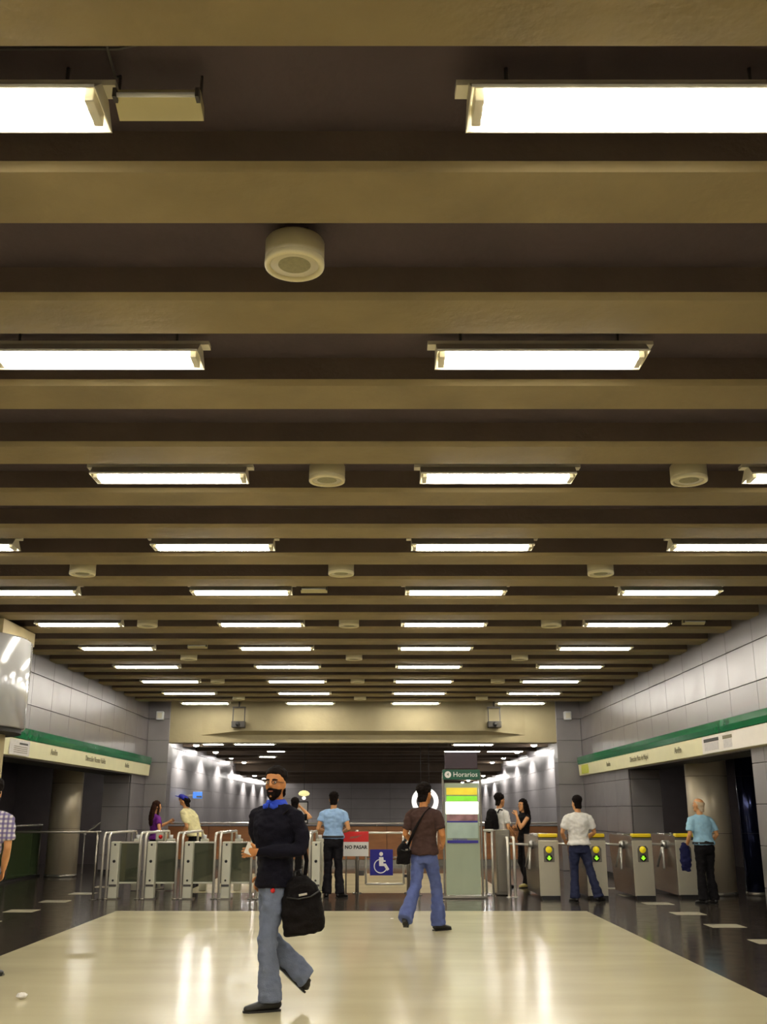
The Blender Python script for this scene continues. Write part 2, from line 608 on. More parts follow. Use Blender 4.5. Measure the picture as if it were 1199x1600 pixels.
# ================================================================== lamps
def make_lamp(length=1.25, ends=True):
    root = thing('ceiling_lamp', 'lamp', 'lamp')
    L = length / 2
    t = 0.004
    m = MB()
    # trough reflector, open at the bottom
    for s in (-1, 1):
        m.prism([(s * 0.135, 0.0), (s * 0.05, 0.085), (s * (0.05 - t), 0.085), (s * (0.135 - t), 0.0)], 'X', -L, L)
        m.prism([(s * 0.135, 0.0), (s * 0.135, 0.012), (s * 0.128, 0.012), (s * 0.128, 0.0)], 'X', -L, L)
    m.span((-L, -0.05, 0.081), (L, 0.05, 0.085))
    for s in (-1, 1):
        x = s * L
        m.prism([(-0.135, 0), (0.135, 0), (0.05, 0.085), (-0.05, 0.085)], 'X', x - t / 2, x + t / 2)
    m.build('reflector', 'lamp_white', root)
    MB().span((-L - 0.05, -0.04, 0.085), (L + 0.05, 0.04, 0.11)).build('gear_tray', 'lamp_white', root)
    for s in (-1, 1):
        MB().tube([(s * (L - .15), 0, 0.11), (s * (L - .15), 0, 0.195)], 0.008, 6).build('hanger', 'dark_box', root)
    for y in (-0.045, 0.045):
        tb = MB().tube([(-L + 0.055, y, 0.003), (L - 0.055, y, 0.003)], 0.021, 8).build('fluorescent_tube', 'tube', root)
    for s in (-1, 1):
        MB().box((s * (L - 0.035), 0, 0.025), (0.036, 0.15, 0.08), bevel=.004).build('lamp_holder', 'lamp_white', root)
    return root


ROW0, ROWS = 3.30, 2.256
COLS = [-4.33, -1.68, 0.98, 3.64]
CNAMES = ['leftmost column', 'inner left column', 'inner right column', 'rightmost column']
proto = make_lamp()
first = True
for j in range(-3, 11):
    for ci, cx in enumerate(COLS):
        o = proto if first else copy_tree(proto)
        first = False
        o.location = (cx, ROW0 + ROWS * j, 4.035)
        seen = j >= 0 and not (j == 0 and ci in (0, 3)) and not (j == 1 and ci in (0, 3)) and not (j == 2 and ci == 0)
        if seen:
            o['label'] = f'bright white fluorescent ceiling lamp in the {ordinal(j)} lamp row, {CNAMES[ci]}'
            o['group'] = 'fluorescent lamps between the ceiling beams'
        else:
            o['label'] = 'fluorescent ceiling lamp of the hall beyond the edge of the view'
            o['group'] = 'fluorescent lamps outside the view'

# corridor lamps
short = None
full_spots = [(-3.58, 30.3, 'long lamp nearest the cream beam on the corridor left'), (2.84, 30.5, 'long lamp nearest the cream beam on the corridor right'),
              (2.80, 34.0, 'long lamp right above the timetable stand'), (4.20, 34.0, 'long lamp nearest the right corridor wall')]
for x, y, lab in full_spots:
    o = copy_tree(proto)
    o.location = (x, y, 3.30)
    o['label'] = 'white fluorescent ' + lab
    o['group'] = 'fluorescent lamps in the corridor'
sp = make_lamp(0.66)
for i, (x, y, lab) in enumerate([(-4.78, 30.3, 'short lamp beside the left pillar'), (-3.30, 34.0, 'short lamp second in depth on the corridor left'), (-3.95, 37.6, 'short lamp deepest on the corridor left')]):
    o = sp if i == 0 else copy_tree(sp)
    o.location = (x, y, 3.30)
    o['label'] = 'white fluorescent ' + lab
    o['group'] = 'fluorescent lamps in the corridor'
for side, X in ((-1, -7.6), (1, 6.9)):            # unseen lamps added to brighten the dark side passages
    for y in (14.2, 27.6):
        o = copy_tree(proto)
        o.location = (X, y, 2.60)
        o['label'] = 'added fluorescent lamp brightening the side passage, unseen above the opening'
        o['group'] = 'fluorescent lamps outside the view'

# wall washers: small recessed cans close to the corridor walls
for side, X, sn in ((-1, XCL, 'left'), (1, XCR, 'right')):
    for k in range(8):
        y = 31.1 + 3.8 * k
        zc = COR_Z if y < DROP_Y else COR_Z2
        x = X - side * 0.48
        t = thing('wall_washer', f'{ordinal(k)} small round wall washer over the {sn} corridor wall', 'spotlight', (x, y, zc), group='wall washers in the corridor')
        m = MB()
        n = 16
        ro, ri = 0.10, 0.09
        R = [[Vector((r * math.cos(2 * PI * i / n), r * math.sin(2 * PI * i / n), z)) for i in range(n)] for r, z in ((ri, -0.005), (ri, -0.10), (ro, -0.10), (ro, 0.0))]
        m.rings(R, cap=False)
        m.build('can', 'lamp_white', t)
        MB().tube([(0, 0, -0.06), (0, 0, -0.10), (0, 0, -0.125), (0, 0, -0.138)], [0.085, 0.085, 0.065, 0.03], 12).build('lens', 'washer_lens', t)
        ld = bpy.data.lights.new('washer_light', 'SPOT')
        ld.energy = WASHER_POWER
        ld.color = (1.0, 0.97, 0.90)
        ld.spot_size = math.radians(140)
        ld.spot_blend = 0.35
        ld.shadow_soft_size = 0.05
        link('washer_light', ld, t, (0, 0, -0.20))

# round loudspeakers
def make_speaker():
    root = thing('ceiling_loudspeaker', 'x', 'loudspeaker')
    n = 32
    R = [[Vector((r * math.cos(2 * PI * i / n), r * math.sin(2 * PI * i / n), z)) for i in range(n)] for r, z in
         ((0.10, 0.145), (0.14, 0.14), (0.146, 0.13), (0.146, 0.012))]
    MB().rings(R, cap=True).build('casing', 'speaker_grey', root)
    R = [[Vector((r * math.cos(2 * PI * i / n), r * math.sin(2 * PI * i / n), z)) for i in range(n)] for r, z in
         ((0.1465, 0.03), (0.1475, 0.012), (0.145, 0.0), (0.128, -0.002), (0.119, 0.006), (0.119, 0.02))]
    MB().rings(R, cap=False).build('rim', 'speaker_rim', root)
    R = [[Vector((r * math.cos(2 * PI * i / n), r * math.sin(2 * PI * i / n), z)) for i in range(n)] for r, z in
         ((0.12, 0.016), (0.08, 0.012), (0.04, 0.010), (0.004, 0.0095))]
    MB().rings(R, cap=True).build('grille', 'speaker_grille', root)
    MB().box((0, 0, 0.16), (0.14, 0.14, 0.04)).build('mounting_plate', 'dark_box', root)
    return root


SP0 = ROW0 + PITCH
sp = make_speaker()
first = True
for r in range(7):
    for ci, x in enumerate((-3.34, -0.405, 2.54)):
        if r == 0 and ci != 1:
            continue
        if r == 1 and ci == 0:
            continue
        o = sp if first else copy_tree(sp)
        first = False
        o.location = (x, SP0 + 3 * PITCH * r, 4.01)
        o['label'] = f'round pale drum loudspeaker on the ceiling, {ordinal(r)} speaker row, {["left", "middle", "right"][ci]} column' if r else 'large round pale drum loudspeaker nearest the camera on the ceiling'
        o['group'] = 'round ceiling loudspeakers'

# small hanging emergency luminaires
def make_emergency(drop=True):
    root = thing('emergency_light', 'x', 'emergency light')
    m = MB()
    m.prism([(-0.05, 0.03), (-0.04, 0.065), (0.05, 0.055), (0.06, 0.0), (0.055, -0.004), (-0.02, 0.02)], 'X', -0.165, 0.165)
    m.build('casing', 'fixture_grey', root)
    MB().tube([(-0.155, -0.058, 0.028), (0.155, -0.058, 0.028)], 0.010, 10).build('lamp_tube', 'white_box', root)
    for s in (-1, 1):
        MB().box((s * 0.158, -0.052, 0.03), (0.014, 0.04, 0.04)).build('lamp_socket', 'dark_box', root)
    for s in (-1, 1):
        MB().tube([(s * 0.16, 0, 0.06), (s * 0.16, 0, 0.16)], 0.006, 8).build('hanger', 'dark_box', root)
    return root


em = make_emergency()
em.location = (-0.845, ROW0 + 0.02, 4.05)
tag(em, 'small unlit emergency light hanging near the front left lamp', 'emergency light', 'small emergency lights')
c = MB().tube([(-0.16, 0, 0.16), (-0.17, -0.03, 0.13), (-0.16, -0.25, 0.134), (-0.16, -0.30, 0.134)], 0.006, 8)
c.tube([(-0.60, -0.18, 0.134), (-0.12, -0.18, 0.134), (-0.05, -0.2, 0.134), (-0.02, -0.25, 0.134), (-0.015, -0.33, 0.134)], 0.006, 8)
c.build('cable', 'dark_box', em)
for x, r, lab in ((-0.78, 4, 'small strip emergency light between lamps of the fifth row'), (4.62, 5, 'small strip emergency light right of the sixth lamp row'), (-3.0, 6, 'small strip emergency light in the left half of the seventh lamp row')):
    e = copy_tree(em)
    for chh in list(e.children):
        if chh.name.startswith('cable'):
            bpy.data.objects.remove(chh)
    e.location = (x, ROW0 + ROWS * r, 4.05)
    e['label'] = lab

# cameras and boxes at the end beam
for x, lab in ((-3.55, 'left'), (3.02, 'right')):
    t = thing('wall_projector', f'dark boxy fixture on a bracket at the {lab} of the cream end beam', 'fixture', (x, YE - 0.36, 3.56))
    MB().box((0, 0, 0.0), (0.34, 0.26, 0.16), bevel=.015).build('body', 'dark_box', t)
    for s in (-1, 1):
        MB().span((s * 0.15 - .012, -.02, 0.06), (s * 0.15 + .012, .02, 0.42)).build('bracket_arm', 'dark_box', t)
    MB().span((-0.17, -0.03, 0.42), (0.17, 0.03, 0.45)).build('bracket_bar', 'dark_box', t)
    MB().tube([(0, -0.13, 0.0), (0, -0.15, 0.0)], 0.06, 14).build('lens', 'black_rubber', t)
    MB().tube([(0, 0, 0.45), (0, 0, 0.63)], 0.02, 8).build('drop_rod', 'dark_box', t)
for x, lab in ((-5.62, 'left'), (4.95, 'right')):
    t = thing('wall_box', f'small white box high on the {lab} end pillar', 'box', (x, YE - 0.14, 3.80))
    MB().box((0, 0, 0), (0.19, 0.16, 0.22), bevel=.02).build('casing', 'white_box', t)
    MB().box((0, -0.083, 0.0), (0.12, 0.012, 0.14), bevel=.004).build('front_cover', 'lamp_white', t)

# ================================================================== side signs
def side_sign(side, y0, y1, label):
    X = (XL + 0.01) if side < 0 else (XR - 0.01)
    d = -side                                   # towards the hall
    t = thing('direction_sign', label, 'sign', (0, 0, 0))
    m = MB()
    m.prism([(X, 2.56), (X + d * 0.155, 2.565), (X + d * 0.172, 2.65), (X + d * 0.178, 2.735), (X + d * 0.165, 2.745), (X, 2.745)], 'Y', y0, y1)
    m.build('green_band', 'green_sign', t)
    m = MB()
    m.prism([(X, 2.29), (X + d * 0.13, 2.29), (X + d * 0.15, 2.555), (X, 2.558)], 'Y', y0, y1)
    m.build('cream_board', 'sign_cream', t)
    return t, X + d * 0.142, d


t, xf, d = side_sign(-1, 15.86, 26.55, 'long green and cream direction sign on the left wall')
for yy, body, sz in ((18.6, 'Andén', 0.15), (21.4, 'Dirección Vicente Valdés', 0.15), (24.1, 'Andén', 0.15)):
    text_mesh(body, sz, 'ink', 'lettering', t, (xf + 0.008, yy, 2.44), (0, 1, 0))
MB().span((xf - .004, 16.3, 2.30), (xf + .010, 17.25, 2.545)).build('notice_panel', 'notice_grey', t)
for yy, w_ in ((16.9, 0.5),):
    MB().span((xf + .008, yy - w_ / 2 + .1, 2.47), (xf + .013, yy + w_ / 2, 2.50)).build('notice_heading', 'ink_dark', t)
for i in range(4):
    MB().span((xf + .008, 16.5, 2.34 + .03 * i), (xf + .012, 17.15, 2.35 + .03 * i)).build('notice_line', 'ink', t)
t, xf, d = side_sign(1, 8.0, 26.55, 'long green and cream direction sign on the right wall')
MB().span((xf - .010, 8.0, 2.292), (xf + .004, 16.35, 2.553)).build('white_board', 'sign_white', t)
for yy, body, sz in ((17.7, 'Andén', 0.15), (20.4, 'Dirección Plaza de Maipú', 0.14), (23.1, 'Andén', 0.15)):
    text_mesh(body, sz, 'ink', 'lettering', t, (xf - 0.010, yy, 2.43), (0, -1, 0))
MB().span((xf - .012, 25.35, 2.32), (xf + .004, 26.15, 2.53)).build('line_badge', 'lime', t)
for y0, y1, mt in ((15.55, 16.25, 'ink_dark'), (14.95, 15.35, 'ink')):
    MB().span((xf - .014, y0, 2.46), (xf - .004, y1, 2.51)).build('notice_heading', mt, t)
    MB().span((xf - .013, y0 + .02, 2.33), (xf - .004, y1 - .02, 2.45)).build('notice_text', 'notice_grey', t)

# ================================================================== columns and the drum
def column(name, x, y, r, material, label, ztop=2.8):
    t = thing(name, label, 'column', (x, y, 0))
    MB().tube([(0, 0, 0.06), (0, 0, ztop)], r, 40).build('shaft', material, t)
    MB().tube([(0, 0, 0.0), (0, 0, 0.06)], r + 0.012, 40).build('base_ring', 'cabinet_side', t)
    for z in (1.05, 2.05):
        MB().tube([(0, 0, z - 0.003), (0, 0, z + 0.003)], r + 0.001, 40).build('joint_ring', 'seam_dark', t)
    return t


column('round_column', -7.20, 24.4, 0.35, 'column_steel', 'thick round metal column in the left opening')
column('round_column', 6.08, 19.3, 0.37, 'column_steel', 'thick round metal column in the right opening')
column('round_column', 6.78, 19.2, 0.18, 'blue_steel', 'slim dark blue polished column right of the thick column')

# curved metal drum on the left wall over a beige pier
t = thing('metal_drum', 'curved shiny metal drum bulging from the left wall at the edge', 'cladding', (-6.30, 14.6, 0))
R = 1.25
XW = XL + 0.012 + 6.30                         # wall plane in the drum's own frame


def drum_arc(r, n=40):
    a = math.acos(XW / r)
    return [(r * math.cos(-a + 2 * a * i / n), r * math.sin(-a + 2 * a * i / n)) for i in range(n + 1)]


m = MB()
n = 41
rg = []
for r, z in ((R - .02, 2.56), (R, 2.58), (R, 3.80), (R - .03, 3.83)):
    rg.append([Vector((x, y, z)) for x, y in drum_arc(r)])
m.rings(rg)
for i, p in enumerate(m.f):
    m.s[i] = len(p) == 4 and not (max(p) - min(p) == 2 * n - 1)
m.build('drum_shell', 'drum_metal', t)
MB().prism(drum_arc(R - .05), 'Z', 2.50, 2.56).build('underside', 'seam_dark', t)
MB().span((XW, -0.6, 3.83), (1.08, 0.75, 4.03)).build('top_block', 'beige_plaster', t)
MB().span((XW, -0.6, 0), (0.93, 0.35, 2.50), bevel=.02).build('pier', 'beige_plaster', t)

# ================================================================== parapet across the far side
t = thing('parapet', 'long low brown wooden parapet with a bright handrail across the hall', 'parapet', (0, 29.2, 0))
x = -5.85
w_ = 1.225
while x < 5.1:
    MB().span((x + .004, 0, 0.16), (x + w_ - .004, 0.05, 1.02), bevel=.004).build('wood_panel', 'wood', t)
    x += w_
MB().span((-5.85, 0.05, 0), (5.15, 0.16, 1.04)).build('backing', 'seam_dark', t)
MB().span((-5.85, -0.005, 0), (5.15, 0.05, 0.15)).build('plinth', 'cabinet_side', t)
MB().tube([(-5.8, 0.05, 1.10), (5.1, 0.05, 1.10)], 0.028, 12).build('handrail', 'rail_white', t)
k = -5.4
while k < 5:
    MB().cyl((k, 0.05, 1.03), (k, 0.05, 1.09), 0.012, 8).build('rail_bracket', 'rail_white', t)
    k += 1.35

# ================================================================== fare gates on the left
GY = 18.35


def hoop(x, y0, y1, z=1.07, r=0.022):
    c = 0.13
    pts = [(x, y0, 0.0), (x, y0, z - c)]
    for i in range(1, 6):
        a = PI / 2 * i / 5
        pts.append((x, y0 + c - c * math.cos(a), z - c + c * math.sin(a)))
    pts.append((x, y1 - 0.08, z))
    for i in range(1, 4):
        a = PI / 2 * i / 3
        pts.append((x, y1 - 0.08 + 0.08 * math.sin(a), z - 0.08 + 0.08 * math.cos(a)))
    pts.append((x, y1, z - 0.2))
    return MB().tube(pts, r, 10, side=(1, 0, 0))


def make_gate():
    root = thing('fare_gate', 'gate', 'gate')
    for x in (-0.10, -0.01):
        hoop(x, -0.05, 2.0).build('hoop_rail', 'rail_white', root)
        MB().tube([(x, -0.05, 0), (x, -0.05, 0.015)], 0.05, 14).build('foot_plate', 'cabinet_side', root)
    p = MB().box((0.095, 0.05, 0.47), (0.15, 0.16, 0.92), bevel=0.012).build('front_post', 'gate_post', root)
    for z in (0.88, 0.61, 0.30):
        MB().tube([(0.095, -0.028, z), (0.095, -0.036, z)], 0.018 if z != .61 else 0.025, 12).build('bolt_cap', 'black_rubber', p)
    MB().box((0.095, -0.03, 0.22), (0.13, 0.02, 0.035), bevel=.005).build('latch_bar', 'dark_box', p)
    MB().box((0.095, 0.05, 0.01), (0.22, 0.24, 0.02)).build('base_plate', 'cabinet_side', root)
    b = MB().box((0.0, 1.0, 0.55), (0.05, 1.7, 0.62), bevel=0.01).build('side_screen', 'cabinet_side', root)
    q = MB().box((0.06, 1.85, 0.47), (0.14, 0.15, 0.92), bevel=0.012).build('rear_post', 'gate_post', root)
    MB().tube([(0.06, 1.85, 0.93), (0.06, 1.85, 1.0)], 0.035, 14).build('sensor_head', 'white_box', q)
    return root


g0 = make_gate()
gxs = [-4.60, -3.97, -3.33, -2.68, -2.05, -1.14]
names = ['fare gate of bright tubes nearest the left opening', 'fare gate second from the left opening', 'fare gate third from the left opening',
         'fare gate fourth from the left opening', 'fare gate fifth from the left, behind the man in navy', 'fare gate standing left of the man in the light blue shirt and black trousers']
for i, x in enumerate(gxs):
    o = g0 if i == 0 else copy_tree(g0)
    o.location = (x, GY, 0)
    tag(o, names[i], 'gate', 'fare gates of bright tubes')

# glass flaps closing the lanes
fm = MB().box((0, 0, 0), (0.42, 0.012, 0.62), bevel=.003).mesh('glass_leaf', 'flap_glass')
for i in range(5):
    x0, x1 = gxs[i] + 0.17, gxs[i + 1] - 0.12
    if i == 4:
        x1 = gxs[i] + 0.63 - 0.12
    xm = (x0 + x1) / 2
    t = thing('glass_flap', f'dark glass flap closing the {ordinal(i)} gate lane from the left', 'glass flap', (xm, GY + 0.1, 0), group='glass flaps between the fare gates')
    wd = x1 - x0 - 0.006
    MB().box((0, 0, 0.585), (wd, 0.012, 0.63)).build('glass_leaf', 'flap_glass', t)
    MB().box((0, 0, 0.915), (wd, 0.035, 0.03), bevel=.005).build('top_rail', 'rail_white', t)
    MB().box((0, 0, 0.255), (wd, 0.03, 0.03), bevel=.005).build('bottom_rail', 'gate_post', t)
t = thing('ticket_validator', 'small pale box with a red light behind the second gate', 'validator', (-4.18, 20.6, 0))
MB().box((0, 0, 0.98), (0.2, 0.14, 0.2), bevel=.02).build('head', 'gate_post', t)
MB().cyl((0, 0, 0), (0, 0, 0.9), 0.035, 12).build('pole', 'gate_post', t)
MB().box((0, 0, 0.01), (0.2, 0.2, 0.02), bevel=.004).build('base', 'cabinet_side', t)
MB().tube([(0.0, -0.07, 0.955), (0.0, -0.078, 0.955)], 0.04, 14).build('red_lamp', 'red', t)

# rail from the first gate towards the left opening
t = thing('barrier_rail', 'long thin horizontal rail left of the first fare gate', 'railing', (0, 18.15, 0))
MB().tube([(-6.55, 0, 1.09), (-4.72, 0, 1.09)], 0.02, 10).build('top_bar', 'cabinet_side', t)
for x in (-6.5, -4.78):
    MB().tube([(x, 0, 0), (x, 0, 1.09)], 0.02, 10).build('post', 'cabinet_side', t)
    MB().tube([(x, 0, 0), (x, 0, 0.012)], 0.06, 14).build('foot_plate', 'cabinet_side', t)

# glass stair balustrade and stair handrails in the left passage
t = thing('glass_balustrade', 'greenish glass stair balustrade inside the left opening', 'balustrade', (-7.75, 0, 0))
for y in (18.2, 20.3, 22.4):
    MB().span((-0.008, y, 0.06), (0.008, y + 1.98, 1.02)).build('glass_panel', 'green_glass', t)
for y in (18.15, 20.25, 22.35, 24.45):
    MB().tube([(0, y, 0), (0, y, 1.12)], 0.025, 10).build('post', 'cabinet_side', t)
MB().tube([(0, 18.1, 1.12), (0, 24.5, 1.12)], 0.024, 10).build('handrail', 'rail_white', t)
MB().span((-0.05, 18.1, 0), (0.05, 24.5, 0.05)).build('curb', 'black_rubber', t)
for lab, pts in (('thin sloping stair handrail seen through the green glass', [(-8.3, 18.7, 0.62), (-8.3, 21.6, 1.02), (-8.3, 22.0, 1.02)]),
                 ('thin sloping stair handrail right of the left column', [(-7.05, 25.6, 0.90), (-6.75, 25.9, 1.16), (-6.6, 25.9, 1.16)])):
    t = thing('stair_handrail', lab, 'handrail', (0, 0, 0))
    MB().tube(pts, 0.02, 10).build('bar', 'rail_white', t)
    for p in (pts[0], pts[1]):
        MB().tube([(p[0], p[1], 0), p], 0.018, 10).build('post', 'rail_white', t)
    MB().ball(pts[0], 0.04, 12).build('end_knob', 'rail_white', t)
t = thing('barrier_rail', 'short pale rail at the right edge beyond the blue column', 'railing', (0, 16.4, 0))
MB().tube([(6.02, 0, 0), (6.02, 0, 1.1), (6.06, 0, 1.14), (6.5, 0, 1.14), (6.54, 0, 1.1), (6.54, 0, 0)], 0.03, 10).build('hoop', 'rail_white', t)
for x in (6.02, 6.54):
    MB().tube([(x, 0, 0), (x, 0, 0.012)], 0.06, 14).build('foot_plate', 'cabinet_side', t)

# ================================================================== accessible gate
AY = 19.6
t = thing('accessible_gate', 'tubular swing gate carrying the blue wheelchair sign', 'gate', (0, AY, 0))
f = MB()
pts = [(-0.20, 0, 0.16), (0.49, 0, 0.16), (0.49, 0, 1.05), (-0.20, 0, 1.05)]
for nm, a, b in (('bottom_rail', 0, 1), ('leaf_stile', 1, 2), ('top_rail', 2, 3), ('leaf_stile', 3, 0)):
    MB().tube([pts[a], pts[b]], 0.02, 10).build(nm, 'rail_white', t)
MB().tube([(-0.20, 0, 0.62), (0.49, 0, 0.62)], 0.012, 8).build('middle_rail', 'cabinet_side', t)
for x in (-0.36, 0.58):
    MB().tube([(x, 0, 0), (x, 0, 1.10)], 0.035, 14).build('gate_post', 'cabinet_side', t)
    MB().tube([(x, 0, 0), (x, 0, 0.015)], 0.08, 14).build('foot_plate', 'cabinet_side', t)
for z in (0.3, 0.92):
    MB().box((0.535, 0, z), (0.09, 0.03, 0.05)).build('hinge', 'black_rubber', t)
MB().box((-0.28, 0, 0.35), (0.10, 0.05, 0.09), bevel=.01).build('lock_box', 'dark_box', t)
# blue wheelchair plate hanging on the gate
s = thing('wheelchair_sign', 'square blue sign with a white wheelchair figure', 'sign', (0.085, AY - 0.04, 0.535))
MB().box((0, 0, 0), (0.42, 0.012, 0.45), bevel=.004).build('plate', 'blue_sign', s)
g = MB()
y = -0.009
g.tube([(-0.005, y, 0.135), (-0.005, y - .002, 0.135)], 0.036, 18)
sym = MB()


def flat(poly):
    MBq.prism(poly, 'Y', y - 0.002, y + 0.002)


MBq = MB()
MBq.prism([(0.035 * math.cos(2 * PI * i / 18) - 0.005, 0.035 * math.sin(2 * PI * i / 18) + 0.145) for i in range(18)], 'Y', y - .002, y + .002)
MBq.prism([(-0.045, 0.09), (0.035, 0.09), (0.04, 0.04), (0.075, 0.035), (0.075, 0.01), (0.035, 0.01), (0.035, -0.02), (0.08, -0.02), (0.145, -0.12), (0.10, -0.145), (0.05, -0.065), (-0.04, -0.065)], 'Y', y - .002, y + .002)
arc = [math.radians(a) for a in range(100, 341, 12)]
ring = [(-0.015 + 0.125 * math.cos(a), -0.065 + 0.125 * math.sin(a)) for a in arc] + [(-0.015 + 0.108 * math.cos(a), -0.065 + 0.108 * math.sin(a)) for a in reversed(arc)]
no = len(arc)
for i in range(no - 1):
    q = [ring[i], ring[i + 1], ring[2 * no - 2 - i], ring[2 * no - 1 - i]]
    MBq.prism(q, 'Y', y - .002, y + .002)
MBq.build('wheelchair_figure', 'paper', s)
# red and white notice on its post, next to the guard
s = thing('warning_sign', 'red and white warning sign beside the man in light blue', 'sign', (-0.38, AY - 0.16, 0))
MB().box((0, 0, 0.86), (0.46, 0.012, 0.43), bevel=.004).build('plate', 'paper', s)
MB().box((0, -0.006, 0.985), (0.46, 0.006, 0.18)).build('red_field', 'red', s)
text_mesh('NO PASAR', 0.085, 'ink_dark', 'lettering', s, (0.0, -0.008, 0.80), (1, 0, 0), bold=0.003)
MB().prism([(-0.12, 0.95), (0.02, 0.965), (0.12, 1.02), (0.02, 1.0), (-0.10, 0.985)], 'Y', -0.012, -0.009).build('emblem', 'lip', s)
for x in (-0.18, 0.04):
    MB().tube([(x, 0.03, 0), (x, 0.03, 1.06)], 0.014, 8).build('post', 'cabinet_side', s)

# rails closing the gaps beside the timetable stand
for x0, x1, lab in ((0.72, 1.10, 'short bright rail between the swing gate and the timetable stand'), (1.92, 2.10, 'short pinkish-white rail right of the timetable stand')):
    t = thing('barrier_rail', lab, 'railing', (0, AY - 0.5, 0))
    MB().tube([(x0, 0, 1.1), (x1, 0, 1.1)], 0.024, 10).build('top_bar', 'rail_white', t)
    for x in (x0 + .03, x1 - .03):
        MB().tube([(x, 0, 0), (x, 0, 1.1)], 0.02, 10).build('post', 'rail_white', t)
        MB().tube([(x, 0, 0), (x, 0, 0.012)], 0.055, 14).build('foot_plate', 'cabinet_side', t)

# ================================================================== timetable stand
TY = 18.55
t = thing('timetable_stand', 'tall glass timetable stand with a green header and lit posters', 'information stand', (1.50, TY, 0))
h = MB().box((0, 0, 2.055), (0.66, 0.09, 0.17), bevel=.008).build('header', 'sign_green_dark', t)
MB().prism([(0.058 * math.cos(2 * PI * i / 20) - 0.24, 0.058 * math.sin(2 * PI * i / 20) + 2.055) for i in range(20)], 'Y', -0.052, -0.044).build('clock_disc', 'paper', h)
text_mesh('Horarios', 0.12, 'paper', 'lettering', h, (0.07, -0.049, 2.055), (1, 0, 0))
text_mesh('4', 0.08, 'sign_green_dark', 'lettering', h, (-0.24, -0.056, 2.055), (1, 0, 0))
MB().box((0, 0, 2.30), (0.58, 0.08, 0.29), bevel=.008).build('top_box', 'purple_dark', t)
for x in (-0.33, 0.33):
    MB().box((x, 0, 1.06), (0.035, 0.06, 2.05), bevel=.006).build('upright', 'cabinet_side', t)
MB().box((0, 0, 0.02), (0.78, 0.36, 0.04), bevel=.01).build('base_plate', 'cabinet_side', t)
MB().box((0, 0.0, 0.98), (0.60, 0.012, 1.86)).build('glass_sheet', 'frosted', t)


def poster(z0, z1, m_, nm, x0=-0.27, x1=0.27, dy=0.0):
    return MB().span((x0, -0.022 - dy, z0), (x1, -0.010 - dy, z1)).build(nm, m_, t)


poster(1.71, 1.83, 'lit_yellow', 'yellow_strip')
poster(1.605, 1.69, 'lit_green', 'green_strip')
poster(1.385, 1.59, 'lit_white', 'white_strip', -0.285, 0.285)  # plain white emissive strip, slightly wider than the others
p = poster(1.27, 1.38, 'poster_photo', 'photo_poster')
poster(1.245, 1.268, 'poster_blue', 'blue_strip')
poster(0.98, 1.24, 'poster_pale', 'pale_poster')
poster(0.90, 0.945, 'poster_blue', 'blue_strip')
text_mesh('estaciones', 0.06, 'poster_blue', 'lettering', t, (-0.05, -0.014, 0.965), (1, 0, 0))

# ================================================================== turnstiles on the right
def make_turnstile():
    root = thing('turnstile', 'x', 'turnstile')
    W, H, LEN = 0.34, 1.02, 1.75
    b = MB()
    b.prism([(0, 0.05), (0, H - .03), (0.05, H), (LEN, H), (LEN, 0.75), (LEN - .25, 0.05)], 'X', -W / 2, W / 2)
    b.build('body', 'cabinet_side', root)
    MB().box((0, 0.02, 0.03), (W - .03, 0.2, 0.06)).build('plinth', 'black_rubber', root)
    f = MB().box((0, -0.012, 0.50), (W + .004, 0.03, 0.90), bevel=.008).build('front_panel', 'cabinet', root)
    MB().prism([(-0.09, 0.60), (0.09, 0.60), (0.09, 0.82), (0.06, 0.86), (-0.06, 0.86), (-0.09, 0.82)], 'Y', -0.034, -0.026).build('display_plate', 'cabinet_side', f)
    MB().tube([(0, -0.034, 0.80), (0, -0.042, 0.80)], 0.055, 20).build('yellow_disc', 'yellow_lit', f)
    a = MB().tube([(0, -0.034, 0.67), (0, -0.042, 0.67)], 0.058, 20).build('arrow_disc', 'black_rubber', f)
    MB().prism([(-0.018, 0.70), (0.018, 0.70), (0.018, 0.67), (0.045, 0.67), (0, 0.625), (-0.045, 0.67), (-0.018, 0.67)], 'Y', -0.047, -0.041).build('green_arrow', 'green_lit', f)
    MB().box((0, 0.05, H + .012), (W - .02, 0.17, 0.06), bevel=.012).build('yellow_cap', 'yellow', root)
    MB().box((0, 0.95, H + .012), (W - .04, 0.5, 0.03), bevel=.01).build('reader_lid', 'polished_steel', root)
    hub = MB().ball((-W / 2 - .03, 0.62, 0.86), (0.06, 0.075, 0.075), 14).build('tripod_hub', 'polished_steel', root)
    c = Vector((-W / 2 - .05, 0.62, 0.86))
    MB().tube([c, c + Vector((-0.39, 0, 0.02))], 0.021, 10).build('tripod_arm', 'rail_white', hub)
    MB().tube([c, c + Vector((-0.06, -0.2, -0.40))], 0.021, 10).build('tripod_arm', 'rail_white', hub)
    MB().tube([c, c + Vector((-0.06, 0.22, -0.38))], 0.021, 10).build('tripod_arm', 'rail_white', hub)
    return root


ts = make_turnstile()
labs = ['cream turnstile with green arrow in front of the standing couple', 'turnstile partly hidden by the man in the white shirt',
        'turnstile with green arrow third from the timetable stand', 'turnstile at the far right, hidden by the old man']
for i, x in enumerate((2.95, 3.76, 4.56, 5.36)):
    o = ts if i == 0 else copy_tree(ts)
    o.location = (x, 18.3 if i < 3 else 18.5, 0)
    tag(o, labs[i], 'turnstile', 'turnstiles with yellow caps')
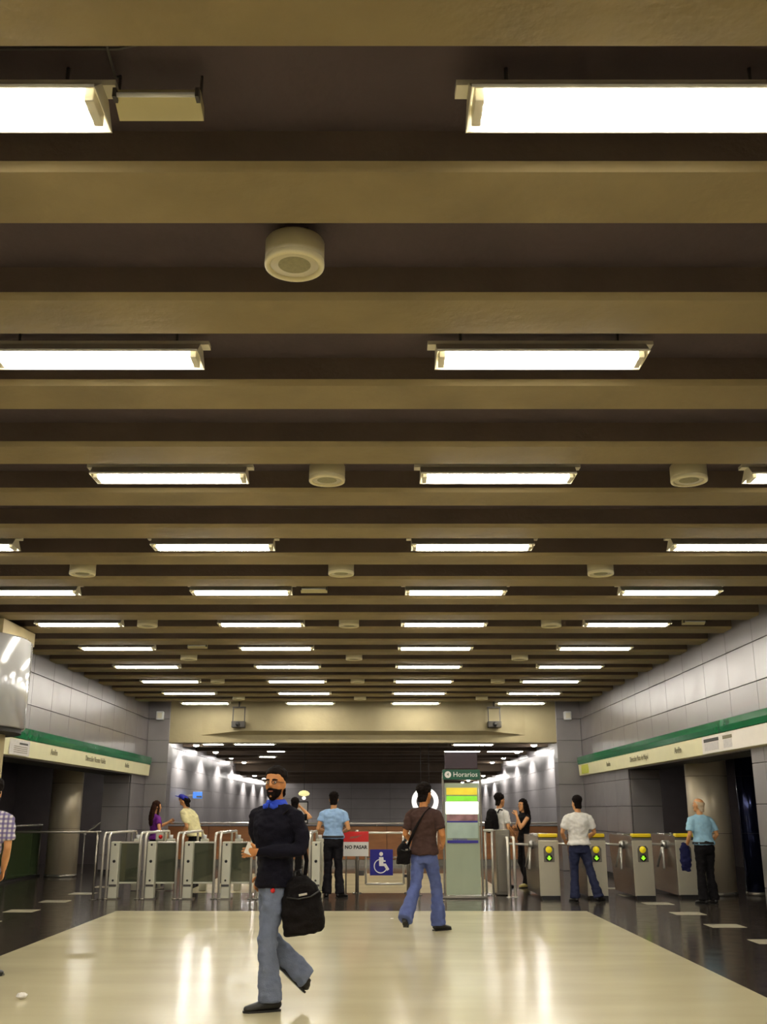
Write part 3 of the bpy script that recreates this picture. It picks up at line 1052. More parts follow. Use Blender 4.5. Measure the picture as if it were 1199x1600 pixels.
# end cabinet and its posts
t = thing('barrier_cabinet', 'tall narrow steel barrier cabinet left of the couple', 'barrier', (2.16, 19.05, 0))
MB().box((0.10, 0.35, 0.56), (0.26, 0.7, 1.10), bevel=.012).build('body', 'cabinet_side', t)
MB().box((0.10, -0.01, 0.55), (0.22, 0.03, 0.98), bevel=.01).build('front_panel', 'cabinet_side', t)
for x in (0.02, 0.13):
    MB().tube([(x + .12, -0.35, 0), (x + .12, -0.35, 0.94), (x + .12, -0.31, 0.98), (x + .12, 0.0, 0.98)], 0.026, 12).build('guard_post', 'rail_white', t)
    MB().tube([(x + .12, -0.35, 0), (x + .12, -0.35, 0.012)], 0.05, 12).build('foot_plate', 'rail_white', t)

# ================================================================== far background bits
t = thing('ring_sign', 'white glowing ring sign behind the head of the man in brown', 'sign', (1.42, 30.9, 1.70))
n = 48
RR = []
for i in range(n):
    a = 2 * PI * i / n
    RR.append([Vector(((0.325 + 0.07 * math.cos(b)) * math.cos(a), 0.035 * math.sin(b), (0.325 + 0.07 * math.cos(b)) * math.sin(a))) for b in [2 * PI * j / 10 for j in range(10)]])
RR.append(RR[0])
MB().rings(RR, cap=False).build('ring', 'ring_white', t)
for s in (-1, 1):
    MB().tube([(s * 0.12, 0, 0.36), (s * 0.12, 0, COR_Z - 1.70)], 0.008, 8).build('hanger', 'dark_box', t)

t = thing('pendant_lamp', 'pale yellow shallow pendant lamp far behind the man in navy', 'lamp', (-2.15, 31.0, 1.92))
n = 24
MB().rings([[Vector((r * math.cos(2 * PI * i / n), r * math.sin(2 * PI * i / n), z)) for i in range(n)] for r, z in ((0.03, 0.09), (0.12, 0.06), (0.17, 0.0), (0.14, -0.05), (0.03, -0.075))]).build('shade', 'gold_lamp', t)
MB().ball((0, 0, -0.13), (0.06, 0.06, 0.05), 12).build('bulb', 'ring_white', t)
MB().tube([(0, 0, 0.08), (0, 0, COR_Z - 1.92)], 0.006, 8).build('cord', 'black_rubber', t)

t = thing('framed_board', 'small black framed notice board standing far behind the fare gates', 'notice board', (-2.02, 28.6, 0))
for a, b in (((-0.16, 1.10), (-0.13, 1.68)), ((0.13, 1.10), (0.16, 1.68)), ((-0.16, 1.65), (0.16, 1.68)), ((-0.16, 1.10), (0.16, 1.13))):
    MB().span((a[0], -0.02, a[1]), (b[0], 0.02, b[1])).build('frame_bar', 'black_rubber', t)
MB().span((-0.13, -0.006, 1.13), (0.13, 0.006, 1.65)).build('board', 'notice_grey', t)
MB().tube([(0, 0, 0), (0, 0, 1.1)], 0.02, 8).build('stand_pole', 'black_rubber', t)
MB().tube([(0, 0, 0), (0, 0, 0.02)], 0.16, 20).build('stand_base', 'black_rubber', t)

t = thing('wall_sign', 'small blue sign on the left corridor wall', 'sign', (XCL + 0.30, 32.8, 1.90))
MB().box((0, 0, 0), (0.30, 0.03, 0.20), bevel=.008).build('plate', 'sky_blue_sign', t)
MB().box((0.05, -0.017, -0.045), (0.16, 0.006, 0.05)).build('dark_mark', 'ink_dark', t)
MB().span((-0.32, -0.01, -0.02), (-0.14, 0.01, 0.02)).build('bracket', 'cabinet_side', t)

# litter on the floor
t = MB()
random.seed(4)
pts_ = []
n = 10
rings_ = []
for i in range(6):
    th = PI * (i + .3) / 5.6
    rings_.append([Vector((0.045 * math.sin(th) * math.cos(2 * PI * k / n) * random.uniform(.75, 1.2), 0.035 * math.sin(th) * math.sin(2 * PI * k / n) * random.uniform(.75, 1.2), 0.026 - 0.026 * math.cos(th) * random.uniform(.8, 1.0))) for k in range(n)])
o = t.rings(rings_, smooth=False).build('paper_ball', 'paper', None, (-2.84, 8.85, 0.003))
tag(o, 'crumpled white paper ball on the cream floor', 'litter')
o = MB().prism([(-0.02, -0.012), (0.018, -0.015), (0.024, 0.01), (-0.01, 0.016)], 'Z', 0.0, 0.004).build('paper_scrap', 'paper', None, (0.21, 15.1, 0.003))
tag(o, 'tiny white paper scrap on the cream floor near the man in brown', 'litter')

# ================================================================== people
def remesh(mb, name, material, voxel=0.012, smooth=5, wrinkle=0.0, wscale=9.0, seed=0):
    """fuses overlapping lofts into one continuous, smoothed surface"""
    me = mb.mesh(name, material)
    o = bpy.data.objects.new(name, me)
    COL.objects.link(o)
    r = o.modifiers.new('r', 'REMESH')
    r.mode = 'VOXEL'
    r.voxel_size = voxel
    r.use_smooth_shade = True
    s = o.modifiers.new('s', 'SMOOTH')
    s.factor = 0.5
    s.iterations = smooth
    bpy.context.view_layer.update()
    dg = bpy.context.evaluated_depsgraph_get()
    out = bpy.data.meshes.new_from_object(o.evaluated_get(dg))
    bpy.data.objects.remove(o)
    out.materials.clear()
    for k in ([material] if isinstance(material, str) else material):
        out.materials.append(MATS[k])
    if wrinkle:
        nn = [v.normal.copy() for v in out.vertices]
        for v, nv in zip(out.vertices, nn):
            p = Vector((v.co.x * wscale, v.co.y * wscale, v.co.z * wscale * 1.6 + seed))
            d = mnoise.noise(p) + 0.5 * mnoise.noise(p * 2.3)
            v.co += nv * (d * wrinkle)
    for p in out.polygons:
        p.use_smooth = True
    return out


def lerp(a, b, t):
    return Vector(a) + (Vector(b) - Vector(a)) * t


def limb_pts(a, b, c, n=4):
    """points along an upper and a lower segment with a softly rounded joint"""
    a, b, c = Vector(a), Vector(b), Vector(c)
    pts = [lerp(a, b, i / n) for i in range(n)]
    pts.append(b * 0.92 + (lerp(a, b, .8) + lerp(b, c, .2)) * 0.04)
    pts += [lerp(b, c, i / n) for i in range(1, n + 1)]
    return pts


def radii_lin(vals, n):
    out = []
    for i in range(n):
        f = i / (n - 1) * (len(vals) - 1)
        k = min(int(f), len(vals) - 2)
        out.append(vals[k] + (vals[k + 1] - vals[k]) * (f - k))
    return out


HEAD = [(1.508, .018, .02, .062), (1.515, .032, .033, .055), (1.53, .046, .052, .040), (1.555, .057, .070, .022), (1.585, .065, .083, .011), (1.62, .071, .091, .004),
        (1.655, .075, .095, 0), (1.69, .073, .092, -.003), (1.72, .062, .078, -.005), (1.738, .044, .057, -.006), (1.75, .018, .025, -.006)]


def person(name, label, loc, heading, H=1.75, lean=0.0, leanx=0.0, twist=0.0, head_yaw=0.0, head_pitch=0.0, head_roll=0.0,
           lelb=(-.25, -.03, 1.13), lwri=(-.25, .08, .87), relb=(.25, -.03, 1.13), rwri=(.25, .08, .87),
           lknee=(-.09, .03, .50), lank=(-.09, 0, .085), rknee=(.09, .03, .50), rank=(.09, 0, .085), lfoot=(10, 0), rfoot=(-10, 0),
           top='white_shirt', sleeve=0.62, hem=0.88, bottom='jeans_dark', flare=0.078, shoes='leather_black', skin='skin',
           hair='hair_black', hair_style='short', beard=False, collar=None, belt=False, build=1.0, face=True, voxel=0.014, tuck=False,
           glasses=False, women=False, lcurl=0.6, rcurl=0.6):
    s = H / 1.75
    root = thing(name, label, 'person', loc, math.radians(heading))
    root.scale = (s, s, s)
    tw = math.radians(twist)

    def body_def(v):
        """twist and lean of everything above the hips"""
        f = max(0.0, min(1.0, (v.z - 0.92) / 0.36))
        f = f * f * (3 - 2 * f)
        a = tw * f
        x, y = v.x * math.cos(a) - v.y * math.sin(a), v.x * math.sin(a) + v.y * math.cos(a)
        k = max(0.0, v.z - 0.92)
        return Vector((x + leanx * k, y + lean * k * (1 + 0.5 * k), v.z - 0.35 * lean * lean * k))

    def deform(mb):
        mb.v = [tuple(body_def(Vector(v))) for v in mb.v]
        return mb

    hy, hp, hr = math.radians(head_yaw), math.radians(head_pitch), math.radians(head_roll)
    HM = Matrix.Translation((0, -.01, 1.50)) @ Matrix.Rotation(hy, 4, 'Z') @ Matrix.Rotation(-hp, 4, 'X') @ Matrix.Rotation(hr, 4, 'Y') @ Matrix.Translation((0, .01, -1.50))

    def head_def(mb):
        mb.v = [tuple(body_def(HM @ Vector(v))) for v in mb.v]
        return mb

    B = build
    sh = 0.178 if not women else 0.155
    lsh, rsh = Vector((-sh * B, -.01, 1.378)), Vector((sh * B, -.01, 1.378))

    # ---- head (part of the body mesh)
    hd = MB()
    n = 20
    hd.rings([[Vector((a * math.cos(2 * PI * i / n), b * math.sin(2 * PI * i / n) + y0, z)) for i in range(n)] for z, a, b, y0 in HEAD])
    hd.tube([(0, -.025, 1.42), (0, -.018, 1.50), (0, -.01, 1.56)], [(.060, .058), (.054, .055), (.052, .055)], 14, side=(1, 0, 0))
    hd.tube([(0, .085, 1.66), (0, .100, 1.63), (0, .112, 1.605), (0, .092, 1.592)], [(.008, .010), (.011, .012), (.016, .014), (.014, .010)], 8, side=(1, 0, 0))
    hd.ball((0, .084, 1.652), (.052, .014, .010), 10)              # brow ridge
    hd.ball((0, .086, 1.562), (.024, .012, .012), 10)              # lips
    hd.ball((0, .083, 1.527), (.022, .016, .014), 10)              # chin
    for e in (-1, 1):
        hd.ball((e * .076, -.004, 1.618), (.010, .020, .032), 10)  # ears
        hd.ball((e * .045, .062, 1.60), (.018, .018, .022), 10)    # cheeks
    head_def(hd)
    # ---- trunk and limbs under the clothes
    bd = MB()
    bd.tube([(0, 0, .86), (0, 0, .95), (0, 0, 1.08), (0, 0, 1.22), (0, 0, 1.33), (0, -.01, 1.41), (0, -.02, 1.46)],
            [(.135 * B, .085 * B), (.14 * B, .09 * B), (.125 * B, .08 * B), (.14 * B, .09 * B), (.15 * B, .09), (.11, .07), (.055, .055)], 18, side=(1, 0, 0))
    arms = MB()
    for a, e, w in ((lsh, lelb, lwri), (rsh, relb, rwri)):
        p = limb_pts(a, e, w)
        arms.tube(p, radii_lin([.048, .043, .036, .038, .026], len(p)), 12)
    hand_extra = MB()
    for sd, e, w, curl in ((-1, lelb, lwri, lcurl), (1, relb, rwri, rcurl)):
        e, w = Vector(e), Vector(w)
        d = (w - e).normalized()
        up = Vector((sd, 0.25, 0))                                  # back of the hand looks outward
        nrm = (up - d * up.dot(d))
        if nrm.length < .2:
            nrm = Vector((0, .3, 1)) - d * d.dot(Vector((0, .3, 1)))
        nrm.normalize()
        acr = d.cross(nrm).normalized()                              # across the knuckles
        if acr.y < 0:
            acr = -acr                                               # thumb side forward
        arms.tube([w - d * .01, w + d * .03, w + d * .075, w + d * .095], [(.026, .020), (.037, .017), (.042, .016), (.034, .012)], 12, side=acr)
        for i, (off, ln) in enumerate(((.031, .070), (.011, .078), (-.010, .073), (-.030, .058))):
            p0 = w + d * .085 + acr * off
            dd = d.copy()
            pts = [p0]
            for k in range(3):
                dd = (dd - nrm * curl * 0.75).normalized()
                pts.append(pts[-1] + dd * ln / 3)
            hand_extra.tube(pts, [.0095, .009, .0085, .0065], 7)
        t0 = w + d * .03 + acr * .030
        td = (d * .75 + acr * .8 - nrm * .25).normalized()
        t1 = t0 + td * .035
        t2 = t1 + (td * .6 + d * .5 - nrm * .2).normalized() * .03
        hand_extra.tube([t0, t1, t2, t2 + (d * .8 - nrm * .4).normalized() * .02], [.0125, .0115, .010, .007], 7)
    legs = MB()
    for hx, kn, an in ((-.085, lknee, lank), (.085, rknee, rank)):
        p = limb_pts((hx, 0, .90), kn, an)
        legs.tube(p, radii_lin([.075, .062, .045, .045, .032], len(p)), 12)
    allb = MB()
    for q in (hd, deform(bd), deform(arms), legs):
        allb.add(q.v, q.f)
    me = remesh(allb, 'body', skin, voxel * 0.85, 2)
    deform(hand_extra)
    tmp = hand_extra.mesh('fingers', skin)
    import bmesh
    bm = bmesh.new()
    bm.from_mesh(me)
    bm.from_mesh(tmp)
    bm.to_mesh(me)
    bm.free()
    for p in me.polygons:
        p.use_smooth = True
    link('body', me, root)

    # ---- face
    if face:
        for e in (-1, 1):
            ey = head_def(MB().ball((e * .030, .0855, 1.630), (.0125, .008, .0075), 10)).build('eye', 'eye_white', root)
            head_def(MB().ball((e * .030, .0925, 1.630), (.0058, .003, .0058), 8)).build('iris', 'iris', ey)
            head_def(MB().tube([(e * .012, .098, 1.648), (e * .03, .097, 1.653), (e * .05, .083, 1.648)], [(.004, .005)] * 3, 6)).build('eyebrow', hair if hair != 'hair_grey' else 'hair_grey', root)
        head_def(MB().ball((0, .0985, 1.562), (.021, .004, .0055), 10)).build('mouth', 'lip', root)
    if glasses:
        g = MB()
        for e in (-1, 1):
            pts = [(e * .031 + .021 * math.cos(a), .104, 1.629 + .014 * math.sin(a)) for a in [2 * PI * i / 12 for i in range(13)]]
            g.tube(pts, .0022, 5)
            g.tube([(e * .052, .102, 1.634), (e * .078, .0, 1.632)], .002, 5)
        g.tube([(-.010, .105, 1.632), (.010, .105, 1.632)], .002, 5)
        head_def(g).build('glasses', 'black_rubber', root)
    # ---- hair
    hm = MB()
    n = 28
    R = []
    grow = 1.09
    zs = [1.535, 1.56, 1.59, 1.62, 1.65, 1.68, 1.70, 1.72, 1.742, 1.758, 1.768]

    def prof(z):
        zz = max(1.51, min(1.749, z - .012))
        for (z0, a0, b0, y0), (z1, a1, b1, y1) in zip(HEAD[:-1], HEAD[1:]):
            if z0 <= zz <= z1:
                f = (zz - z0) / (z1 - z0)
                return a0 + (a1 - a0) * f, b0 + (b1 - b0) * f, y0 + (y1 - y0) * f
        return .02, .02, 0
    for z in zs:
        a, b, y0 = prof(z)
        if z < 1.6:
            a, b, y0 = .066, .082, -.004
        if z > 1.735:
            a, b = max(a, .018), max(b, .022)
        clip = {1.535: -.055, 1.56: -.045, 1.59: -.03, 1.62: -.012, 1.65: .008, 1.68: .04}.get(z, .2)
        if hair_style == 'bald' and z > 1.70:
            clip = -.03
        R.append([Vector((a * grow * math.cos(2 * PI * i / n), min(b * grow * math.sin(2 * PI * i / n) + y0 - .006, clip), z)) for i in range(n)])
    if hair_style == 'bald':
        R = R[:7]
    hm.rings(R)
    if hair_style == 'long':
        hm.tube([(0, -.03, 1.72), (0, -.075, 1.62), (0, -.10, 1.50), (0, -.115, 1.38), (0, -.11, 1.26), (0, -.10, 1.20)],
                [(.06, .05), (.085, .05), (.10, .05), (.11, .045), (.09, .035), (.05, .02)], 16, side=(1, 0, 0))
        for e in (-1, 1):
            hm.tube([(e * .06, .02, 1.70), (e * .082, .015, 1.60), (e * .09, .0, 1.48), (e * .10, -.02, 1.36)], [.022, .026, .028, .018], 8)
    if hair_style == 'bushy':
        hm.ball((0, -.02, 1.70), (.098, .112, .084), 16)
    elif hair_style == 'short':
        hm.ball((0, -.024, 1.695), (.088, .100, .076), 16)
    head_def(hm)
    hme = remesh(hm, 'hair', hair, 0.010, 2, wrinkle=0.010 if hair_style in ('long', 'bushy') else 0.006, wscale=30)
    if hair_style != 'none':
        link('hair', hme, root)
    if beard:
        bm_ = MB()
        R = []
        for z, k in ((1.497, 1.0), (1.506, 1.06), (1.525, 1.10), (1.545, 1.07), (1.565, 1.05), (1.585, 1.03)):
            a, b, y0 = prof(z + .012)
            R.append([Vector((a * k * math.cos(2 * PI * i / 24), max(b * (k + .015) * math.sin(2 * PI * i / 24) + y0, .018), z)) for i in range(24)])
        bm_.rings(R)
        bm_.tube([(-.034, .082, 1.562), (-.018, .100, 1.578), (0, .105, 1.581), (.018, .100, 1.578), (.034, .082, 1.562)], [.007, .009, .009, .009, .007], 8)
        head_def(bm_)
        link('beard', remesh(bm_, 'beard', hair, 0.008, 1, wrinkle=.002, wscale=60), root)

    # ---- upper clothing
    st = MB()
    ch = .012 if women else 0
    secs = [(1.02, .158 * B, .112 * B), (1.10, (.152 - .02 * women) * B, .108 * B), (1.20, .164 * B, (.116 + ch) * B), (1.30, .178 * B, (.122 + ch) * B),
            (1.37, .178 * B, .116), (1.42, .150 * B, .098), (1.455, .098, .080), (1.478, .068, .068)]
    low = [(hem, .186 * B, .140 * B), (hem + .04, .182 * B, .136 * B)] if hem < .98 else [(hem, .158 * B, .114 * B)]
    secs = low + [q for q in secs if q[0] > low[-1][0] + .02]
    st.tube([(0, -.012 if z > 1.3 else 0, z) for z, a, b in secs], [(a, b) for z, a, b in secs], 26, side=(1, 0, 0))
    for a, e, w in ((lsh, lelb, lwri), (rsh, relb, rwri)):
        p = limb_pts(a, e, w)
        if sleeve >= 1.9:
            rr = radii_lin([.064, .062, .055, .052, .047, .040], len(p))
            st.tube(p, rr, 14)
            st.ball(a, (.062, .066, .062), 14)
            st.tube([(a.x * .35, -.012, 1.425), (a.x * .75, -.012, 1.402), a], [.052, .058, .058], 12)
        elif sleeve > 0:
            k = max(2, int(round(sleeve * 4)))
            q = p[:k + 1]
            st.tube(q, radii_lin([.062, .066, .066, .065], len(q)), 14)
            st.ball(a, (.060, .066, .060), 14)
            st.tube([(a.x * .35, -.012, 1.425), (a.x * .75, -.012, 1.400), a], [.050, .056, .056], 12)
    deform(st)
    link('top', remesh(st, 'top', top, voxel, 4, wrinkle=.014, wscale=9.5, seed=sum(map(ord, label)) % 50), root)
    if collar:
        cl = MB()
        cl.tube([(0, -.018, 1.450), (0, -.014, 1.478), (0, -.012, 1.508)], [(.098, .096), (.088, .086), (.074, .074)], 20, side=(1, 0, 0))
        for e in (-1, 1):
            cl.tube([(e * .012, .080, 1.466), (e * .050, .082, 1.452), (e * .070, .055, 1.460)], [(.020, .008), (.024, .008), (.016, .008)], 8, side=(0, 0, 1))
        deform(cl)
        link('collar', remesh(cl, 'collar', collar, .008, 1), root)
    # ---- trousers
    tr = MB()
    if hem < .95:                                                     # shirt worn over the trousers
        tr.tube([(0, 0, .80), (0, 0, .86), (0, 0, hem + .05)], [(.148 * B, .106 * B), (.152 * B, .110 * B), (.138 * B, .098 * B)], 22, side=(1, 0, 0))
    else:
        tr.tube([(0, 0, .82), (0, 0, .88), (0, 0, .95), (0, 0, 1.03)], [(.152 * B, .110 * B), (.164 * B, .122 * B), (.164 * B, .120 * B), (.162 * B, .118 * B)], 22, side=(1, 0, 0))
    for hx, kn, an in ((-.082, lknee, lank), (.082, rknee, rank)):
        an_ = Vector(an) + (Vector(an) - Vector(kn)).normalized() * .02
        p = limb_pts((hx, 0, .90), kn, an_)
        tr.tube(p, radii_lin([.086 * B, .086 * B, .072, .070, flare * .95, flare], len(p)), 16)
    link('trousers', remesh(tr, 'trousers', bottom, voxel, 4, wrinkle=.013, wscale=10, seed=7 + sum(map(ord, label)) % 40), root)
    if belt:
        deform(MB().tube([(0, 0, .985), (0, 0, 1.02)], [(.186 * B, .142 * B), (.184 * B, .140 * B)], 24, side=(1, 0, 0))).build('belt', 'leather_black', root)
    # ---- shoes
    for an, (yaw, pit) in ((lank, lfoot), (rank, rfoot)):
        M = Matrix.Translation(an) @ Matrix.Rotation(math.radians(yaw), 4, 'Z') @ Matrix.Rotation(math.radians(-pit), 4, 'X')
        so = MB()
        secs = [(-.075, .024, .022, -.058), (-.06, .036, .040, -.043), (-.02, .040, .055, -.030), (.04, .042, .046, -.038), (.10, .046, .034, -.050), (.15, .045, .027, -.056), (.185, .034, .021, -.060), (.20, .014, .012, -.066)]
        so.tube([(0, y, z) for y, a, b, z in secs], [(a, b) for y, a, b, z in secs], 14, side=(1, 0, 0))
        so.tube([(0, -.02, -.02), (0, -.02, .02)], [(.036, .044), (.036, .044)], 12)
        so.v = [tuple(M @ Vector((v[0], v[1], max(v[2], -.083)))) for v in so.v]
        shoe = link('shoe', remesh(so, 'shoe', shoes, .009, 2), root)
        sl = MB().prism([(-.034, -.075), (.034, -.075), (.042, .02), (.047, .10), (.040, .17), (.015, .205), (-.015, .205), (-.040, .17), (-.047, .10), (-.042, .02)], 'Z', -.085, -.070)
        sl.v = [tuple(M @ Vector(v)) for v in sl.v]
        sl.build('sole', 'black_rubber', shoe)
    return root, body_def


# --- man in navy, nearest to the camera
p1, d1 = person(
    'person', 'man in a navy sweater and grey jeans walking left in the foreground', (-0.80, 8.42, 0.003), 110, H=1.775, twist=36, lean=0.02,
    head_yaw=16, head_pitch=-4, hair='hair_black', beard=True, glasses=True, skin='skin_tan', top='navy_knit', sleeve=2, hem=.86, collar='collar_blue',
    bottom='jeans_grey', flare=.090, build=1.12, voxel=.011,
    lelb=(-.29, -.04, 1.14), lwri=(-.05, .20, 1.12), relb=(.27, -.06, 1.13), rwri=(.20, .05, .93),
    lknee=(-.085, .07, .50), lank=(-.08, .03, .085), lfoot=(0, 0), rknee=(.08, .02, .50), rank=(.07, -.27, .20), rfoot=(0, -42), lcurl=.9)
MB().ball(tuple(Vector((-.178, .06, .845))), (.018, .018, .018), 10).build('red_tag', 'red', p1)

# folded paper in his hand
o = MB().prism([(-0.03, -0.04), (0.03, -0.045), (0.035, 0.04), (-0.028, 0.045)], 'Y', -0.004, 0.004).build('folded_paper', 'paper', None, (-0.985, 8.235, 1.165), (0.2, 0.3, 0.4))
tag(o, 'small pale folded paper in the hand of the man in navy', 'paper')


# --- his shoulder bag
def soft_bag(name, label, loc, rz, size, flap=True):
    w, dpt, h = size
    t = thing(name, label, 'bag', loc, rz)
    m = MB()
    m.tube([(0, 0, 0.0), (0, 0, .04 * h), (0, 0, .3 * h), (0, 0, .62 * h), (0, 0, .86 * h), (0, 0, h)],
           [(w * .40, dpt * .42), (w * .50, dpt * .52), (w * .52, dpt * .56), (w * .48, dpt * .50), (w * .36, dpt * .40), (w * .20, dpt * .2)], 20, side=(1, 0, 0))
    link('bag_body', remesh(m, 'bag_body', 'bag_black', .010, 3, wrinkle=.012, wscale=9), t)
    MB().tube([(-w * .10, 0, h * .95), (-w * .07, 0, h * 1.10), (w * .07, 0, h * 1.10), (w * .10, 0, h * .95)], .012, 8).build('handle', 'leather_black', t)
    MB().tube([(-w * .40, -dpt * .40, h * .70), (-w * .15, -dpt * .54, h * .64), (w * .15, -dpt * .54, h * .64), (w * .40, -dpt * .40, h * .70)], .006, 6).build('zipper', 'leather_black', t)
    MB().box((-w * .03, -dpt * .535, h * .70), (w * .20, .008, .016), bevel=.002).build('metal_badge', 'rail_white', t)
    return t


b1 = soft_bag('shoulder_bag', 'large black soft bag hanging behind the man in navy', (-0.545, 8.32, 0.545), math.radians(20), (.33, .19, .42))
b1.rotation_euler = (0, math.radians(-9), math.radians(20))

sp1 = [d1(Vector(v)) * (1.775 / 1.75) for v in ((-.15, .075, 1.40), (-.155, -.01, 1.445), (-.15, -.10, 1.38), (-.15, -.155, 1.22), (-.17, -.19, 1.05))]
R1 = Matrix.Translation((-0.80, 8.42, 0.003)) @ Matrix.Rotation(math.radians(110), 4, 'Z')
st = MB().tube([R1 @ Vector(v) for v in sp1] + [Vector((-0.56, 8.30, 0.93))], [(.018, .005)] * 6, 8, side=(.7, 0, .7))
inv = (Matrix.Translation(b1.location) @ b1.rotation_euler.to_matrix().to_4x4()).inverted()
st.v = [tuple(inv @ Vector(v)) for v in st.v]
st.build('strap', 'bag_black', b1)

# --- man in the brown shirt
p2, d2 = person('person', 'man in a brown shirt and blue jeans walking away across the cream floor', (0.60, 13.5, 0.003), -28, H=1.765, lean=.03, hair_style='bushy',
                top='brown_shirt', sleeve=.85, hem=.90, bottom='jeans_blue', flare=.095, build=1.05, skin='skin_tan', head_yaw=-8, voxel=.012,
                lelb=(-.25, -.04, 1.14), lwri=(-.20, .16, 1.02), relb=(.27, -.03, 1.14), rwri=(.17, .20, 1.03),
                lknee=(-.085, -.08, .52), lank=(-.085, -.38, .185), lfoot=(8, -58), rknee=(.09, .16, .50), rank=(.09, .20, .085), rfoot=(-25, 0))
b2 = soft_bag('messenger_bag', 'small black messenger bag on the left hip of the man in brown', (0.335, 13.42, 0.80), math.radians(50), (.24, .11, .25))
st = MB()
bp = [d2(Vector(v)) * (1.765 / 1.75) for v in ((.075, .06, 1.445), (.085, -.05, 1.455), (.06, -.115, 1.41), (.0, -.138, 1.31), (-.07, -.142, 1.19), (-.14, -.125, 1.06), (-.21, -.06, .96))]
st.tube(bp, [(.02, .005)] * 7, 8, side=(.7, 0, .7))
Rm = Matrix.Translation((0.60, 13.5, 0.003)) @ Matrix.Rotation(math.radians(-28), 4, 'Z')
inv = (Matrix.Translation((0.335, 13.42, 0.80)) @ Matrix.Rotation(math.radians(50), 4, 'Z')).inverted()
st.v = [tuple(inv @ (Rm @ Vector(v))) for v in st.v]
st.build('strap', 'bag_black', b2)

# --- guard in light blue
person('person', 'man in a light blue shirt and black trousers standing with his back turned', (-0.76, 18.62, 0), -4, H=1.755, top='light_blue', sleeve=.62, hem=.97, belt=True,
       bottom='dark_trouser', flare=.085, build=1.06, head_yaw=4, lelb=(-.27, -.04, 1.13), lwri=(-.16, .18, 1.08), relb=(.27, -.04, 1.13), rwri=(.16, .18, 1.08),
       lank=(-.11, 0, .085), rank=(.12, .0, .085), rfoot=(-35, 0), lfoot=(10, 0))
# --- man in the white shirt at the turnstiles
person('person', 'man in a white shirt and dark jeans pushing up to the turnstiles', (3.37, 17.72, 0), 6, H=1.68, top='white_shirt', sleeve=.75, hem=.93,
       bottom='jeans_dark', flare=.085, build=1.14, head_yaw=14, lelb=(-.29, .0, 1.14), lwri=(-.20, .20, 1.02), relb=(.29, .0, 1.14), rwri=(.2, .22, 1.03),
       lknee=(-.10, .03, .50), lank=(-.11, .02, .085), rknee=(.17, -.02, .50), rank=(.27, -.08, .10), rfoot=(-45, 0), lfoot=(10, 0))
# --- old man on the right
p5, d5 = person('person', 'grey-haired man in a pale blue shirt waiting beside the right column', (5.34, 17.35, 0), 18, H=1.64, lean=.10, top='pale_blue', sleeve=.7, hem=.97, belt=True,
                bottom='black_cloth', flare=.09, build=1.12, hair='hair_grey', hair_style='bald', head_yaw=25, head_pitch=-12,
                lelb=(-.27, -.02, 1.14), lwri=(-.24, .14, .98), relb=(.27, -.04, 1.14), rwri=(.22, .14, 1.0), lank=(-.10, 0, .085), rank=(.11, .0, .085))
m = MB()
m.tube([(0, 0, .44), (0, 0, .34), (0, 0, .16), (0, 0, 0)], [(.05, .03), (.085, .04), (.09, .045), (.075, .03)], 14, side=(1, 0, 0))
t = thing('folded_jacket', 'navy jacket hanging from the hand of the grey-haired man', 'jacket', (5.04, 17.42, 0.50))
link('cloth', remesh(m, 'cloth', 'navy_cloth', .012, 3, wrinkle=.02, wscale=10), t)
MB().box((0, -0.035, .30), (0.05, 0.012, 0.10), bevel=.004).build('pocket_flap', 'navy_cloth', t)
# --- the couple
person('person', 'man in a white shirt wearing a black backpack, facing a woman in black', (2.45, 20.95, 0), -52, H=1.755, top='white_shirt', sleeve=.7, hem=.80, bottom='black_cloth',
       build=1.0, head_yaw=-6, hair_style='bushy', lelb=(-.25, -.02, 1.14), lwri=(-.2, .2, 1.10), relb=(.25, -.03, 1.13), rwri=(.2, .16, .98))
t = thing('backpack', 'black backpack on the man in the white shirt', 'backpack', (2.27, 20.81, 1.02), math.radians(-52))
m = MB()
m.tube([(0, 0, 0), (0, 0, .05), (0, 0, .25), (0, 0, .40), (0, 0, .46)], [(.12, .07), (.155, .10), (.15, .095), (.12, .075), (.06, .03)], 18, side=(1, 0, 0))
link('pack', remesh(m, 'pack', 'bag_black', .012, 3, wrinkle=.008), t)
MB().box((0, -.10, .14), (.2, .03, .18), bevel=.012).build('front_pocket', 'bag_black', t)
for e in (-1, 1):
    MB().tube([(e * .10, .06, .38), (e * .115, .10, .445), (e * .12, .20, .43), (e * .125, .27, .33)], .014, 8).build('shoulder_strap', 'bag_black', t)
person('person', 'woman in black with long dark hair holding a hand to her mouth', (2.92, 21.06, 0), 118, H=1.66, women=True, top='black_cloth', sleeve=0, hem=.92, bottom='black_cloth', flare=.065,
       skin='skin', hair='hair_black', hair_style='long', shoes='shoe_pale', build=.92, lelb=(-.17, .20, 1.16), lwri=(-.05, .20, 1.42), relb=(.22, .04, 1.12), rwri=(.05, .22, 1.18), lank=(-.08, .05, .085), rank=(.09, -.12, .085))
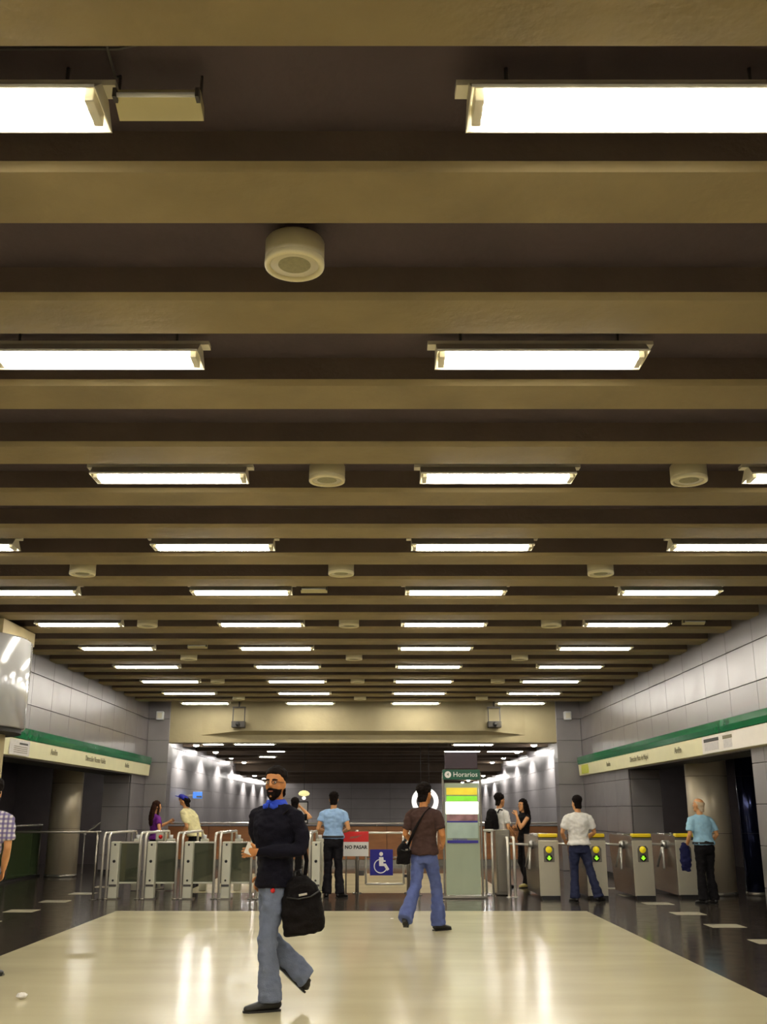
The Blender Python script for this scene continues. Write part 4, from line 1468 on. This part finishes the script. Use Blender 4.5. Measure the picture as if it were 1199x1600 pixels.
# --- the two on the left behind the gates
person('person', 'woman in a purple top with long brown hair behind the fare gates', (-4.60, 22.0, 0), -55, H=1.63, women=True, top='purple_top', sleeve=.3, hem=.93, bottom='black_cloth',
       skin='skin', hair='hair_brown', hair_style='long', build=.95, lelb=(-.22, .10, 1.16), lwri=(-.06, .34, 1.30), relb=(.28, -.02, 1.13), rwri=(.2, .18, 1.02))
p9, d9 = person('person', 'man in a cream shirt and blue cap bending behind the fare gates', (-3.78, 22.2, 0), 72, H=1.80, lean=.38, top='cream_shirt', sleeve=.75, hem=.90, bottom='black_cloth', build=1.25,
                head_pitch=-25, hair='hair_black', lelb=(-.24, .02, 1.10), lwri=(-.16, .20, .96), relb=(.24, .02, 1.10), rwri=(.16, .20, .96), lfoot=(6, 0), rfoot=(-6, 0))
cp = MB()
n = 20
HMc = Matrix.Translation((0, -.01, 1.50)) @ Matrix.Rotation(math.radians(25), 4, 'X') @ Matrix.Translation((0, .01, -1.50))
cp.rings([[Vector((a * math.cos(2 * PI * i / n), b * math.sin(2 * PI * i / n) - .004, z)) for i in range(n)] for z, a, b in ((1.675, .088, .108), (1.71, .087, .106), (1.745, .074, .090), (1.775, .045, .055), (1.785, .012, .015))])
cp.v = [tuple(d9(HMc @ Vector(v))) for v in cp.v]
co = cp.build('cap', 'cap_blue', p9)
bl = MB().tube([(0, .06, 1.69), (0, .11, 1.69), (0, .16, 1.678), (0, .175, 1.672)], [(.085, .008), (.08, .008), (.055, .007), (.02, .006)], 12, side=(1, 0, 0))
bl.v = [tuple(d9(HMc @ Vector(v))) for v in bl.v]
bl.build('brim', 'cap_blue', co)
# --- half hidden and cut-off people
person('person', 'person in dark clothes hidden behind the man in navy, elbow raised', (-1.60, 20.6, 0), -5, H=1.68, top='black_cloth', sleeve=.35, hem=.90, bottom='black_cloth',
       skin='skin', relb=(.33, .02, 1.36), rwri=(.12, .05, 1.56), lelb=(-.24, 0, 1.13), hair='hair_black')
person('person', 'person in a plaid shirt and jeans cut off by the left edge', (-3.70, 9.95, 0.003), 10, H=1.72, leanx=.08, top='plaid', sleeve=.8, hem=.88, bottom='jeans_dark', hair='hair_black', hair_style='bushy', build=1.08,
       relb=(.23, -.03, 1.13), rwri=(.20, .14, .93), rank=(.14, -.05, .085), rfoot=(-55, 0), face=True)
